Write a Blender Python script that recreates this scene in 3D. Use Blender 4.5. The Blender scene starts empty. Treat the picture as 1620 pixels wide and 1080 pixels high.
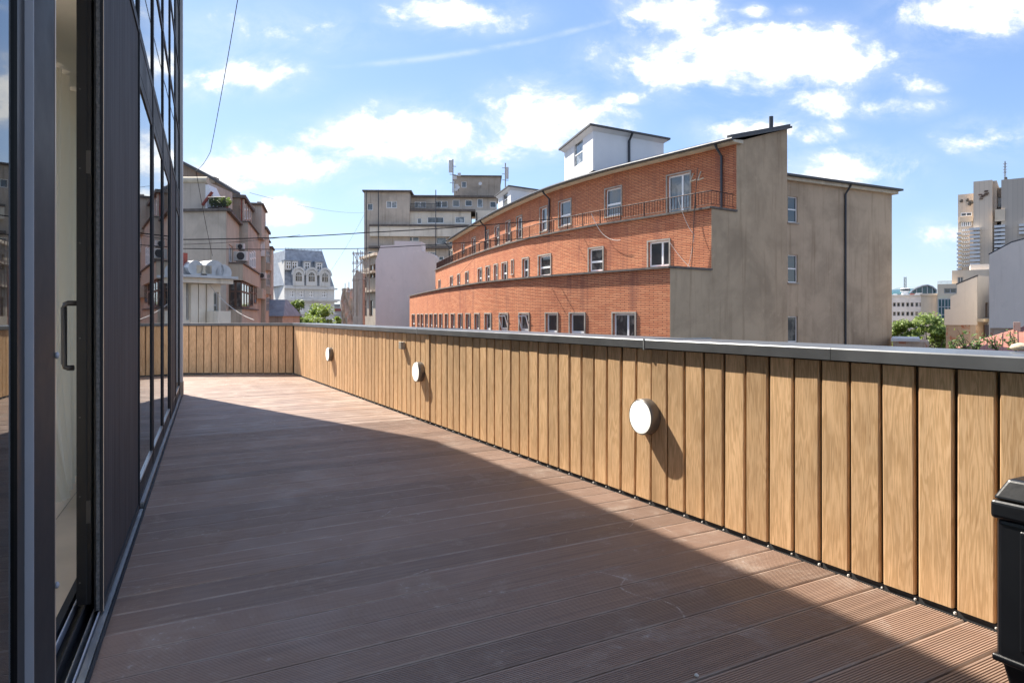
import bpy, math, random
from mathutils import Vector, Matrix
random.seed(7)
S = bpy.context.scene
COL = S.collection
R = math.radians
H, F, CX, HY = 1.3, 1080.0, 810.0, 499.0     # eye height, focal length, principal point, horizon of the photograph

# ------------------------------------------------------------------ camera
cd = bpy.data.cameras.new('camera'); cam = bpy.data.objects.new('camera', cd); COL.objects.link(cam)
cam.location = (0, 0, H); cam.rotation_euler = (R(90), 0, 0)
cd.sensor_width = 36; cd.lens = 36*F/1620; cd.shift_y = -(540-HY)/1620
cd.clip_start = .02; cd.clip_end = 6000
S.camera = cam
# ------------------------------------------------------------------ light
SUN_EL = 47.3
sd = Vector((-.743, .669, 0)).normalized()
SUN = Vector((sd.x*math.cos(R(SUN_EL)), sd.y*math.cos(R(SUN_EL)), math.sin(R(SUN_EL))))
sl = bpy.data.lights.new('sun', 'SUN'); so = bpy.data.objects.new('sun', sl); COL.objects.link(so)
sl.energy = 3.7; sl.angle = R(.55); sl.color = (1, .93, .82)
so.rotation_euler = (-SUN).to_track_quat('-Z', 'Y').to_euler(); so.location = (-30, 30, 60)
S.view_settings.view_transform = 'Standard'; S.view_settings.look = 'None'
S.view_settings.exposure = 1.6; S.view_settings.gamma = 1; S.view_settings.use_curve_mapping = False
SKY_STRENGTH = .090

# ------------------------------------------------------------------ node helper
class NT:
    def __init__(s, tree): s.t = tree; s.n = tree.nodes; s.l = tree.links
    def node(s, kind, **kw):
        n = s.n.new(kind)
        for k, v in kw.items(): setattr(n, k, v)
        return n
    def put(s, sock, v):
        if v is None: return
        if isinstance(v, bpy.types.NodeSocket): s.l.new(v, sock)
        elif isinstance(v, (tuple, list)) and len(v) == 3 and sock.type == 'RGBA': sock.default_value = (*v, 1)
        else: sock.default_value = v
    def m(s, op, a, b=None, c=None, clamp=False):
        n = s.node('ShaderNodeMath', operation=op, use_clamp=clamp)
        s.put(n.inputs[0], a); s.put(n.inputs[1], b); s.put(n.inputs[2], c)
        return n.outputs[0]
    def mix(s, f, a, b, mode='MIX'):
        n = s.node('ShaderNodeMix', data_type='RGBA', blend_type=mode)
        s.put(n.inputs[0], f); s.put(n.inputs[6], a); s.put(n.inputs[7], b)
        return n.outputs[2]
    def noise(s, vec, scale=5, detail=4, rough=.55, dist=0, w=None):
        n = s.node('ShaderNodeTexNoise', noise_dimensions='4D' if w is not None else '3D')
        s.put(n.inputs['Vector'], vec); s.put(n.inputs['Scale'], scale); s.put(n.inputs['Detail'], detail)
        s.put(n.inputs['Roughness'], rough); s.put(n.inputs['Distortion'], dist)
        if w is not None: s.put(n.inputs['W'], w)
        return n.outputs[0]
    def ramp(s, f, a, b, lo=0., hi=1.):
        n = s.node('ShaderNodeMapRange', interpolation_type='SMOOTHSTEP')
        s.put(n.inputs[0], f); n.inputs[1].default_value = a; n.inputs[2].default_value = b
        n.inputs[3].default_value = lo; n.inputs[4].default_value = hi
        return n.outputs[0]
    def scale(s, vec, v):
        n = s.node('ShaderNodeVectorMath', operation='MULTIPLY'); s.put(n.inputs[0], vec); n.inputs[1].default_value = v
        return n.outputs[0]
    def xyz(s, vec):
        n = s.node('ShaderNodeSeparateXYZ'); s.put(n.inputs[0], vec); return n.outputs
    def comb(s, x, y, z=0.):
        n = s.node('ShaderNodeCombineXYZ'); s.put(n.inputs[0], x); s.put(n.inputs[1], y); s.put(n.inputs[2], z); return n.outputs[0]

# ------------------------------------------------------------------ sky with clouds
W = bpy.data.worlds.new('World'); S.world = W; W.use_nodes = True
W.cycles.sampling_method = 'MANUAL'; W.cycles.sample_map_resolution = 256
W.node_tree.nodes.clear(); w = NT(W.node_tree)
sky = w.node('ShaderNodeTexSky', sky_type='NISHITA'); sky.sun_disc = False
sky.sun_elevation = R(SUN_EL); sky.sun_rotation = math.atan2(sd.x, sd.y)
sky.altitude = 90; sky.air_density = 1.0; sky.dust_density = .35; sky.ozone_density = 3.2
gen = w.node('ShaderNodeTexCoord').outputs['Generated']
X_, Y_, Z_ = w.xyz(gen)
ys = w.m('MAXIMUM', Y_, .12)
ca = w.m('DIVIDE', X_, ys); cb = w.m('DIVIDE', Z_, ys)
cv = w.comb(ca, cb, 0)
n1 = w.noise(w.scale(cv, (1, 1.5, 1)), 7.5, 9, .64, .35)
n2 = w.noise(w.scale(cv, (1, 1.5, 1)), 20, 5, .6, .2)
CLOUDS = [(1185,98,205,52,1),(1062,22,80,34,1),(1305,92,95,46,1),(1120,112,130,34,1),(868,188,98,52,1),(655,212,120,42,.95),
 (560,222,105,32,.95),(740,232,120,34,.7),(400,118,80,32,.8),(330,125,70,32,.7),(715,24,105,28,.85),(640,32,70,14,.5),(430,262,130,36,.9),(350,285,90,30,.8),
 (1300,160,60,24,.85),(1405,168,80,20,.7),(1450,140,40,16,.55),(1520,22,100,42,1),(1345,268,95,34,.9),(1195,206,80,28,.95),(1285,212,60,20,.7),
 (1492,370,42,24,.95),(1570,218,75,30,.65),(435,335,45,22,.95),(985,155,45,12,.7),(1195,18,26,12,.7),(1415,85,26,14,.55),(1255,18,30,10,.45),
 (430,50,170,40,.42),(350,70,100,24,.3),(930,92,40,12,.35),(1580,330,60,16,.35),(980,240,70,14,.35),(620,300,110,22,.4)]
acc = None
for (px, py, rx, ry, wt) in CLOUDS:        # distance to the nearest puff, in puff radii
    q = w.node('ShaderNodeVectorMath', operation='MULTIPLY_ADD'); w.put(q.inputs[0], cv); q.inputs[1].default_value = (F/rx, F/ry, 0)
    q.inputs[2].default_value = (-(px-CX)/rx, -(HY-py)/ry, math.sqrt(max(0, -math.log(wt)/.75)))
    l = w.node('ShaderNodeVectorMath', operation='LENGTH'); w.put(l.inputs[0], q.outputs[0])
    acc = l.outputs['Value'] if acc is None else w.m('MINIMUM', acc, l.outputs['Value'])
acc = w.m('EXPONENT', w.m('MULTIPLY', w.m('MULTIPLY', acc, acc), -.68))
nn = w.m('ADD', w.m('MULTIPLY', w.m('SUBTRACT', n1, .5), 1.9), w.m('MULTIPLY', w.m('SUBTRACT', n2, .5), .9))
field = w.m('ADD', acc, nn)
front = w.m('MULTIPLY', w.ramp(field, .27, .98), w.ramp(acc, .06, .3))
veil = w.m('MULTIPLY', w.ramp(acc, .0, .8), .62)
front = w.m('MAXIMUM', front, w.m('MULTIPLY', veil, w.ramp(n1, .3, .7)))
# the rest of the sky: unseen cumulus on a flat layer, cover raised to whiten the fill light
zs = w.m('MAXIMUM', Z_, .06)
pv = w.comb(w.m('DIVIDE', X_, zs), w.m('DIVIDE', Y_, zs), 0)
n3 = w.noise(pv, 1.1, 8, .6, .3)
rest = w.ramp(n3, .47, .62)
inview = w.m('MULTIPLY', w.ramp(Y_, .55, .7), w.ramp(cb, .62, .52))
cl = w.m('ADD', w.m('MULTIPLY', front, inview), w.m('MULTIPLY', rest, w.m('SUBTRACT', 1., inview)))
cl = w.m('MULTIPLY', cl, w.ramp(Z_, .0, .05))
# a thin contrail
ct = w.m('SUBTRACT', cb, w.m('ADD', w.m('MULTIPLY', w.m('MULTIPLY', w.m('ADD', ca, .29), w.m('ADD', ca, .29)), .28), w.m('ADD', .373, w.m('MULTIPLY', ca, .035))))
ctm = w.m('EXPONENT', w.m('MULTIPLY', w.m('MULTIPLY', ct, ct), -52000.))
ctm = w.m('MULTIPLY', w.m('MULTIPLY', ctm, w.ramp(ca, -.32, -.15)), w.m('MULTIPLY', w.ramp(ca, .18, .12), inview))
cl = w.m('MAXIMUM', cl, w.m('MULTIPLY', ctm, w.ramp(n2, .3, .65, .08, .3)))
cloudcol = w.mix(w.ramp(w.m('ADD', front, w.m('MULTIPLY', n2, .9)), .75, 1.5), (4.1, 4.3, 4.7), (6.1, 6.0, 5.9))
# mild shoulder so that the bright band near the horizon keeps its blue, as the camera recorded it
sk = w.mix(1., sky.outputs[0], (.83, .90, 1.12), 'MULTIPLY')
dn_ = w.node('ShaderNodeVectorMath', operation='MULTIPLY_ADD'); w.put(dn_.inputs[0], sk); dn_.inputs[1].default_value = (.10, .095, .085); dn_.inputs[2].default_value = (1, 1, 1)
dv_ = w.node('ShaderNodeVectorMath', operation='DIVIDE'); w.put(dv_.inputs[0], sk); w.put(dv_.inputs[1], dn_.outputs[0])
final = w.mix(cl, dv_.outputs[0], cloudcol)
bg = w.node('ShaderNodeBackground'); w.put(bg.inputs[0], final); bg.inputs[1].default_value = SKY_STRENGTH
w.l.new(bg.outputs[0], w.node('ShaderNodeOutputWorld').inputs[0])

# ------------------------------------------------------------------ materials
MATS = {}
def newmat(name):
    mt = bpy.data.materials.new(name); mt.use_nodes = True; mt.node_tree.nodes.clear()
    t = NT(mt.node_tree); MATS[name] = mt
    b = t.node('ShaderNodeBsdfPrincipled'); o = t.node('ShaderNodeOutputMaterial'); t.l.new(b.outputs[0], o.inputs[0])
    return mt, t, b, o
def bump(t, b, h, strength=.3, dist=.01):
    n = t.node('ShaderNodeBump'); n.inputs['Strength'].default_value = strength; n.inputs['Distance'].default_value = dist
    t.put(n.inputs['Height'], h); t.l.new(n.outputs[0], b.inputs['Normal'])
def coords(t, kind='Object'): return t.node('ShaderNodeTexCoord').outputs[kind]

def plain(name, col, rough=.6, metal=0., var=.12, scale=6., bmp=.0, spec=.5, rnd=.0):
    mt, t, b, o = newmat(name); v = coords(t)
    n = t.noise(v, scale, 6, .6)
    f = t.ramp(n, .25, .75, 1-var, 1+var)
    if rnd:
        oi = t.node('ShaderNodeObjectInfo').outputs['Random']
        f = t.m('MULTIPLY', f, t.m('ADD', 1-rnd, t.m('MULTIPLY', oi, 2*rnd)))
    c = t.mix(1., col, t.comb(f, f, f), 'MULTIPLY')
    t.put(b.inputs['Base Color'], c); t.put(b.inputs['Roughness'], t.ramp(n, .2, .8, rough*.85, min(1, rough*1.15)))
    b.inputs['Metallic'].default_value = metal; b.inputs['Specular IOR Level'].default_value = spec
    if bmp: bump(t, b, t.noise(v, scale*6, 4, .6), bmp, .01)
    return mt
def plaster(name, col, dark=.55, streak=.5, scale=.35, stain=(.3,.27,.22), patch=None):
    """weathered render: blotches, vertical runs of dirt, fine grain"""
    mt, t, b, o = newmat(name); v = coords(t)
    big = t.noise(v, scale, 6, .62, .4); mid = t.noise(v, scale*5, 5, .6); fine = t.noise(v, scale*40, 3, .6)
    st = t.noise(t.scale(v, (2.6*scale/.35, 2.6*scale/.35, .16)), 1., 6, .65)
    f = t.m('MULTIPLY', t.ramp(st, .5, .78), streak)
    c = t.mix(t.ramp(big, .35, .75), col, tuple(x*y for x, y in zip(col, (1-dark*.35,)*3)))
    c = t.mix(f, c, tuple(x*s_ for x, s_ in zip(col, stain)))
    c = t.mix(t.m('MULTIPLY', t.ramp(mid, .55, .75), .3), c, tuple(x*.72 for x in col))
    c = t.mix(t.m('MULTIPLY', t.ramp(mid, .42, .25), .35), c, tuple(min(1, x*1.22) for x in col))
    if patch: c = t.mix(t.ramp(t.noise(v, scale*3.3, 4, .6, .8), patch[1], patch[1]+.04), c, patch[0])
    t.put(b.inputs['Base Color'], c); b.inputs['Roughness'].default_value = .92; b.inputs['Specular IOR Level'].default_value = .2
    bump(t, b, t.m('ADD', fine, mid), .25, .02)
    return mt
def make_wood():
    mt, t, b, o = newmat('oak_cladding'); v = coords(t); rd = t.node('ShaderNodeObjectInfo').outputs['Random']
    wv = t.m('MULTIPLY', rd, 37.)
    a = t.noise(t.scale(v, (9., 9., .85)), 1.5, 3, .5, .35, w=wv)
    rings = t.m('SINE', t.m('MULTIPLY', a, 82.))
    pore = t.noise(t.scale(v, (260., 260., 9.)), 1., 3, .65, 0, w=wv)
    blot = t.noise(t.scale(v, (6., 6., 1.6)), 1., 4, .6, 0, w=wv)
    c = t.mix(t.ramp(rings, -.6, 1.), (.735, .485, .27), (.61, .385, .20))
    c = t.mix(t.m('MULTIPLY', t.ramp(pore, .46, .70), .75), c, (.42, .24, .108))
    f = t.m('MULTIPLY', t.ramp(blot, .25, .75, .80, 1.16), t.m('ADD', .85, t.m('MULTIPLY', rd, .26)))
    c = t.mix(1., c, t.comb(f, f, f), 'MULTIPLY')
    t.put(b.inputs['Base Color'], c); b.inputs['Roughness'].default_value = .58; b.inputs['Specular IOR Level'].default_value = .3
    bump(t, b, t.m('ADD', pore, t.m('MULTIPLY', rings, .12)), .18, .002)
make_wood()
def make_deck():
    mt, t, b, o = newmat('composite_decking'); v = coords(t); rd = t.node('ShaderNodeObjectInfo').outputs['Random']
    wv = t.m('MULTIPLY', rd, 23.)
    grain = t.noise(t.scale(v, (1.2, 60., 1.)), 1., 4, .6, 0, w=wv)
    cloud = t.noise(v, .55, 5, .6, .4); dust = t.noise(v, 2.6, 7, .68, .6); fine = t.noise(v, 26., 4, .7)
    c = t.mix(t.ramp(grain, .25, .75), (.205, .134, .100), (.30, .20, .148))
    c = t.mix(t.ramp(cloud, .35, .7), c, (.275, .19, .148))
    f = t.m('ADD', .84, t.m('MULTIPLY', rd, .32)); c = t.mix(1., c, t.comb(f, f, f), 'MULTIPLY')
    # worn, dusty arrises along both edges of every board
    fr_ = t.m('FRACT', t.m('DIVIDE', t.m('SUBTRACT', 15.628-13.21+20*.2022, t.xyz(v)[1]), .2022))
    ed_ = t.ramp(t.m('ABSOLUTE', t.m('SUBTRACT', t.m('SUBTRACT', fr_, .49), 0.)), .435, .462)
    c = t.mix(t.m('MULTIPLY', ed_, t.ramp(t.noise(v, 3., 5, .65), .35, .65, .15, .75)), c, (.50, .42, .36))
    c = t.mix(t.m('MULTIPLY', t.ramp(dust, .50, .70), .42), c, (.43, .355, .295))
    c = t.mix(t.m('MULTIPLY', t.m('MULTIPLY', t.ramp(dust, .5, .66), t.ramp(fine, .56, .68)), .6), c, (.52, .46, .42))
    # scuff lines: thin dragged marks, broken up
    vd = t.node('ShaderNodeVectorMath', operation='ADD'); t.put(vd.inputs[0], v)
    t.put(vd.inputs[1], t.scale(t.node('ShaderNodeTexNoise').outputs[1], (0., 0., 0.)))
    for sc, th, msk in ((.42, .0024, .53), (.75, .0030, .58)):
        dn = t.node('ShaderNodeTexNoise'); t.put(dn.inputs['Vector'], v); dn.inputs['Scale'].default_value = 1.1; dn.inputs['Detail'].default_value = 2
        vv = t.node('ShaderNodeVectorMath', operation='ADD'); t.put(vv.inputs[0], v); t.put(vv.inputs[1], t.scale(dn.outputs[1], (1.1, 1.1, 0.)))
        vo = t.node('ShaderNodeTexVoronoi', feature='DISTANCE_TO_EDGE'); t.put(vo.inputs['Vector'], t.scale(vv.outputs[0], (1, 1, 0))); vo.inputs['Scale'].default_value = sc
        ln = t.m('MULTIPLY', t.ramp(vo.outputs[0], th, th*.3), t.ramp(t.noise(v, 1.7, 4, .6), msk, msk+.1))
        c = t.mix(t.m('MULTIPLY', t.m('MULTIPLY', ln, t.ramp(fine, .38, .58)), .75), c, (.62, .56, .51))
    spot = t.node('ShaderNodeTexVoronoi'); t.put(spot.inputs['Vector'], t.scale(v, (1, 1, 0))); spot.inputs['Scale'].default_value = 7.
    sp = t.m('MULTIPLY', t.ramp(spot.outputs['Distance'], .045, .03), t.ramp(t.noise(v, 3.3, 2, .5), .6, .66))
    c = t.mix(sp, c, (.6, .57, .53))
    t.put(b.inputs['Base Color'], c); t.put(b.inputs['Roughness'], t.ramp(dust, .3, .7, .42, .66)); b.inputs['Specular IOR Level'].default_value = .42
    bump(t, b, grain, .15, .002)
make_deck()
def make_brick():
    mt, t, b, o = newmat('orange_brick')
    uv = t.node('ShaderNodeUVMap'); uv.uv_map = 'UVMap'; v = uv.outputs[0]
    br = t.node('ShaderNodeTexBrick'); t.put(br.inputs['Vector'], v); br.inputs['Scale'].default_value = 1.
    br.offset = .5; br.inputs['Mortar Size'].default_value = .02; br.inputs['Mortar Smooth'].default_value = .3; br.inputs['Bias'].default_value = -.1
    br.inputs['Brick Width'].default_value = .62; br.inputs['Row Height'].default_value = .10
    br.inputs['Color1'].default_value = (.76, .315, .155, 1); br.inputs['Color2'].default_value = (.60, .205, .095, 1); br.inputs['Mortar'].default_value = (.20, .09, .06, 1)
    n = t.noise(v, .25, 6, .65, .4); n2_ = t.noise(v, 2.2, 5, .65); st = t.noise(t.scale(v, (1.1, .13, 1)), 1., 5, .65)
    c = t.mix(t.m('MULTIPLY', t.ramp(n, .42, .75), .5), br.outputs[0], (.36, .11, .06))
    c = t.mix(t.m('MULTIPLY', t.ramp(n2_, .52, .75), .4), c, (.72, .33, .16))
    c = t.mix(t.m('MULTIPLY', t.ramp(st, .50, .72), .6), c, (.26, .10, .07))
    t.put(b.inputs['Base Color'], c); b.inputs['Roughness'].default_value = .85; b.inputs['Specular IOR Level'].default_value = .25
    bump(t, b, t.m('SUBTRACT', 1., br.outputs[1]), .7, .03)
make_brick()
def make_glass():
    mt = bpy.data.materials.new('facade_glass'); mt.use_nodes = True; mt.node_tree.nodes.clear(); t = NT(mt.node_tree); MATS['facade_glass'] = mt
    tr = t.node('ShaderNodeBsdfTransparent'); tr.inputs[0].default_value = (.62, .70, .66, 1)
    gl = t.node('ShaderNodeBsdfGlossy'); gl.inputs[0].default_value = (.93, .96, .97, 1); gl.inputs[1].default_value = .012
    nb = t.node('ShaderNodeBump'); nb.inputs['Strength'].default_value = .012; nb.inputs['Distance'].default_value = .02
    t.put(nb.inputs['Height'], t.noise(coords(t), .9, 1, .4)); t.l.new(nb.outputs[0], gl.inputs['Normal'])
    fr = t.node('ShaderNodeFresnel'); fr.inputs[0].default_value = 1.75
    mx = t.node('ShaderNodeMixShader'); t.l.new(fr.outputs[0], mx.inputs[0]); t.l.new(tr.outputs[0], mx.inputs[1]); t.l.new(gl.outputs[0], mx.inputs[2])
    t.l.new(mx.outputs[0], t.node('ShaderNodeOutputMaterial').inputs[0])
make_glass()
def make_pane(name, dark, light, mixlo):
    mt, t, b, o = newmat(name); rd = t.node('ShaderNodeObjectInfo').outputs['Random']
    n = t.noise(coords(t), 1.3, 3, .5, 1., w=t.m('MULTIPLY', rd, 31.))
    f = t.m('MULTIPLY', t.ramp(n, .45, .6), t.ramp(rd, mixlo, 1.))
    t.put(b.inputs['Base Color'], t.mix(f, dark, light)); b.inputs['Roughness'].default_value = .04; b.inputs['IOR'].default_value = 1.6
    b.inputs['Specular IOR Level'].default_value = .7
make_pane('dark_pane', (.035, .042, .045), (.20, .20, .18), .3)
make_pane('pale_pane', (.10, .115, .12), (.40, .41, .40), .1)
def make_curtain():
    mt, t, b, o = newmat('sheer_curtain')
    t.put(b.inputs['Base Color'], (.86, .83, .74)); b.inputs['Roughness'].default_value = .9
    tl = t.node('ShaderNodeBsdfTranslucent'); tl.inputs[0].default_value = (.85, .82, .72, 1)
    mx = t.node('ShaderNodeMixShader'); mx.inputs[0].default_value = .4
    t.l.new(b.outputs[0], mx.inputs[1]); t.l.new(tl.outputs[0], mx.inputs[2]); t.l.new(mx.outputs[0], o.inputs[0])
make_curtain()
def make_mesh():
    mt, t, b, o = newmat('insect_mesh'); v = coords(t); x, y, z = t.xyz(v)
    wx = t.m('SINE', t.m('MULTIPLY', x, 2200.)); wz = t.m('SINE', t.m('MULTIPLY', z, 900.))
    ple = t.m('SINE', t.m('MULTIPLY', x, 210.))
    n = t.noise(t.scale(v, (9, 9, 1.2)), 1., 4, .6)
    f = t.m('ADD', t.ramp(n, .3, .7, .8, 1.25), t.m('MULTIPLY', ple, .16))
    t.put(b.inputs['Base Color'], t.mix(1., (.050, .049, .055), t.comb(f, f, f), 'MULTIPLY')); b.inputs['Roughness'].default_value = .7; b.inputs['Specular IOR Level'].default_value = .15
    bump(t, b, t.m('ADD', t.m('MULTIPLY', t.m('ADD', wx, wz), .2), ple), .25, .002)
make_mesh()
def make_emit_lamp():
    mt, t, b, o = newmat('opal_diffuser'); t.put(b.inputs['Base Color'], (.86, .84, .79)); b.inputs['Roughness'].default_value = .35
    t.put(b.inputs['Emission Color'], (1, .93, .80)); b.inputs['Emission Strength'].default_value = .35
make_emit_lamp()
def make_tilewall(name, col, gx, gz, line=.75, lw=.04):
    mt, t, b, o = newmat(name); uv = t.node('ShaderNodeUVMap'); uv.uv_map = 'UVMap'; v = uv.outputs[0]
    br = t.node('ShaderNodeTexBrick'); t.put(br.inputs['Vector'], v); br.offset = 0; br.inputs['Scale'].default_value = 1.
    br.inputs['Brick Width'].default_value = gx; br.inputs['Row Height'].default_value = gz; br.inputs['Mortar Size'].default_value = lw
    br.inputs['Color1'].default_value = (*col, 1); br.inputs['Color2'].default_value = (*[c*.93 for c in col], 1); br.inputs['Mortar'].default_value = (*[c*line for c in col], 1)
    t.put(b.inputs['Base Color'], br.outputs[0]); b.inputs['Roughness'].default_value = .75
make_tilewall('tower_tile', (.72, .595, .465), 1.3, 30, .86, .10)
make_tilewall('tower_tile_shaded', (.50, .435, .365), 1.3, 30, .86, .10)  # tile copy with the shade of right-hand and recessed faces in its colour
def make_leaf(name, c1, c2):
    mt, t, b, o = newmat(name); n = t.noise(coords(t), .9, 3, .6); n2_ = t.noise(coords(t), 7., 2, .6)
    c = t.mix(t.ramp(t.m('ADD', t.m('MULTIPLY', n, .6), t.m('MULTIPLY', n2_, .4)), .35, .65), c1, c2)
    t.put(b.inputs['Base Color'], c); b.inputs['Roughness'].default_value = .55
    tl = t.node('ShaderNodeBsdfTranslucent'); t.put(tl.inputs[0], t.mix(.5, c, (.25, .32, .05)))
    mx = t.node('ShaderNodeMixShader'); mx.inputs[0].default_value = .4
    t.l.new(b.outputs[0], mx.inputs[1]); t.l.new(tl.outputs[0], mx.inputs[2]); t.l.new(mx.outputs[0], o.inputs[0])
make_leaf('leaf_green', (.08, .14, .03), (.17, .25, .06))
make_leaf('leaf_yellow_green', (.17, .25, .05), (.30, .38, .09))
def make_roofmetal():
    mt, t, b, o = newmat('red_metal_roof'); v = coords(t); n = t.noise(v, 1.2, 5, .6)
    t.put(b.inputs['Base Color'], t.mix(t.ramp(n, .35, .7), (.40, .17, .12), (.27, .12, .085))); b.inputs['Roughness'].default_value = .6
make_roofmetal()

plain('dark_frame', (.034, .037, .042), .55, .0, .08, 3, 0, .1)
plain('black_profile', (.006, .006, .007), .35, 0, .05, 3)
plain('grey_bead', (.40, .43, .48), .45, 0, .06, 3)
plain('bare_aluminium', (.55, .57, .58), .33, .85, .08, 8)
plain('brush_seal', (.09, .095, .10), .95, 0, .45, 90)
plain('warm_edge', (.62, .50, .40), .4, .2, .05, 3)
plain('spacer_green', (.30, .46, .36), .15, 0, .25, 2)
plain('spacer_dot', (.42, .46, .44), .4, .4, .05, 3)
plain('handle_metal', (.085, .080, .074), .36, .4, .06, 5)
plain('corner_cladding', (.52, .53, .54), .45, .1, .06, 2)
plain('coping_metal', (.125, .130, .135), .34, .25, .16, 3.2)
plain('coping_seal', (.30, .31, .31), .5, .3, .15, 9)
plain('groove_back', (.055, .034, .018), .8, 0, .1, 5)
plain('dark_base', (.05, .05, .052), .8, 0, .2, 7)
plain('clip_white', (.62, .60, .56), .6, 0, .1, 20)
plain('deck_under', (.012, .010, .009), .95, 0, .2, 4)
plain('lamp_housing', (.17, .155, .14), .42, .55, .08, 6)
plain('socket_plastic', (.40, .36, .30), .55, 0, .06, 9)
plain('box_plastic', (.006, .007, .0095), .38, 0, .12, 5, .06)
plain('stone', (.62, .52, .38), .8, 0, .2, 14, .3)
plain('room_floor', (.64, .52, .39), .38, 0, .12, 2)
plain('room_wall', (.82, .79, .72), .85, 0, .04, 2)
plain('window_white', (.86, .86, .85), .45, 0, .05, 3)
plain('window_grey_frame', (.40, .40, .39), .55, 0, .15, 3)
plain('window_brown', (.13, .075, .05), .6, 0, .2, 4)
plain('stone_surround', (.40, .355, .30), .85, 0, .22, 3, .1)
plain('weathered_coping', (.135, .115, .10), .85, 0, .4, 2.5, .3)
plain('roof_dark', (.075, .075, .078), .6, .1, .25, 1.5)
plain('roof_grey', (.30, .30, .295), .55, .2, .25, 1.)
plain('eave_cream', (.56, .49, .37), .8, 0, .15, 2)
plain('iron_rail', (.05, .022, .018), .7, .2, .25, 6)
plain('downpipe_dark', (.055, .06, .07), .5, .3, .15, 3)
plain('white_render', (.78, .78, .78), .85, 0, .03, 1)
plaster('mauve_render', (.74, .655, .63), .35, .25, .2, (.8,.78,.76))
plain('antenna_metal', (.30, .30, .31), .5, .5, .15, 3)
plain('antenna_panel', (.62, .61, .59), .6, 0, .05, 3)
plain('cable_black', (.012, .012, .013), .6, 0, .05, 3)
plain('cable_pale', (.55, .50, .45), .6, 0, .05, 3)
plain('ac_white', (.66, .65, .62), .5, 0, .08, 4)
plain('ac_grille', (.05, .05, .055), .6, 0, .1, 4)
plain('slate', (.30, .33, .375), .6, .1, .25, 1.4)
plain('bark', (.10, .075, .055), .95, 0, .3, 5, .3)
plain('asphalt', (.055, .055, .057), .9, 0, .25, .6)
plain('rust_red', (.28, .07, .05), .75, 0, .35, 4)
plain('zinc', (.46, .47, .48), .42, .5, .2, 2)
plain('white_panel', (.66, .66, .65), .6, 0, .06, .5)
plain('glass_teal', (.05, .12, .13), .06, 0, .3, .3)
plain('scaffold', (.30, .27, .24), .6, .4, .2, 3)
plaster('tarp', (.58, .52, .45), .8, .6, .8)
plain('city_far', (.50, .48, .46), .9, 0, .2, .1)
plaster('plaster_grey', (.50, .385, .262), .9, .75, .35, (.52,.47,.42))
plaster('plaster_grey_pale', (.53, .41, .288), .9, .75, .35, (.52,.47,.42))
plaster('plaster_beige', (.60, .51, .41), .9, .6, .5)
plaster('plaster_tan', (.58, .50, .395), .5, .45, .5)
plaster('plaster_dirty', (0.56, 0.485, 0.4), .8, .7, .4)
plaster('plaster_grime', (0.44, 0.375, 0.305), .9, .8, .4)
plaster('cream_facade', (0.74, 0.68, 0.57), .6, .55, .25)
plaster('ornate_white', (.72, .71, .68), .6, .5, .25)
plaster('grey_gable', (.80, .735, .65), .3, .25, .2)
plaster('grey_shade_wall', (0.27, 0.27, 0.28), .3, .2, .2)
plaster('sand_facade', (0.74, 0.61, 0.46), .35, .3, .2)
plaster('office_grey', (0.72, 0.72, 0.72), .3, .25, .2)
plaster('old_brick_wall', (.55, .44, .34), .6, .4, .6, patch=((.45, .20, .12), .56))
plaster('gable_brick', (.30, .235, .185), .8, .6, .9, patch=((.30, .14, .09), .6))
M = MATS

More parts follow.
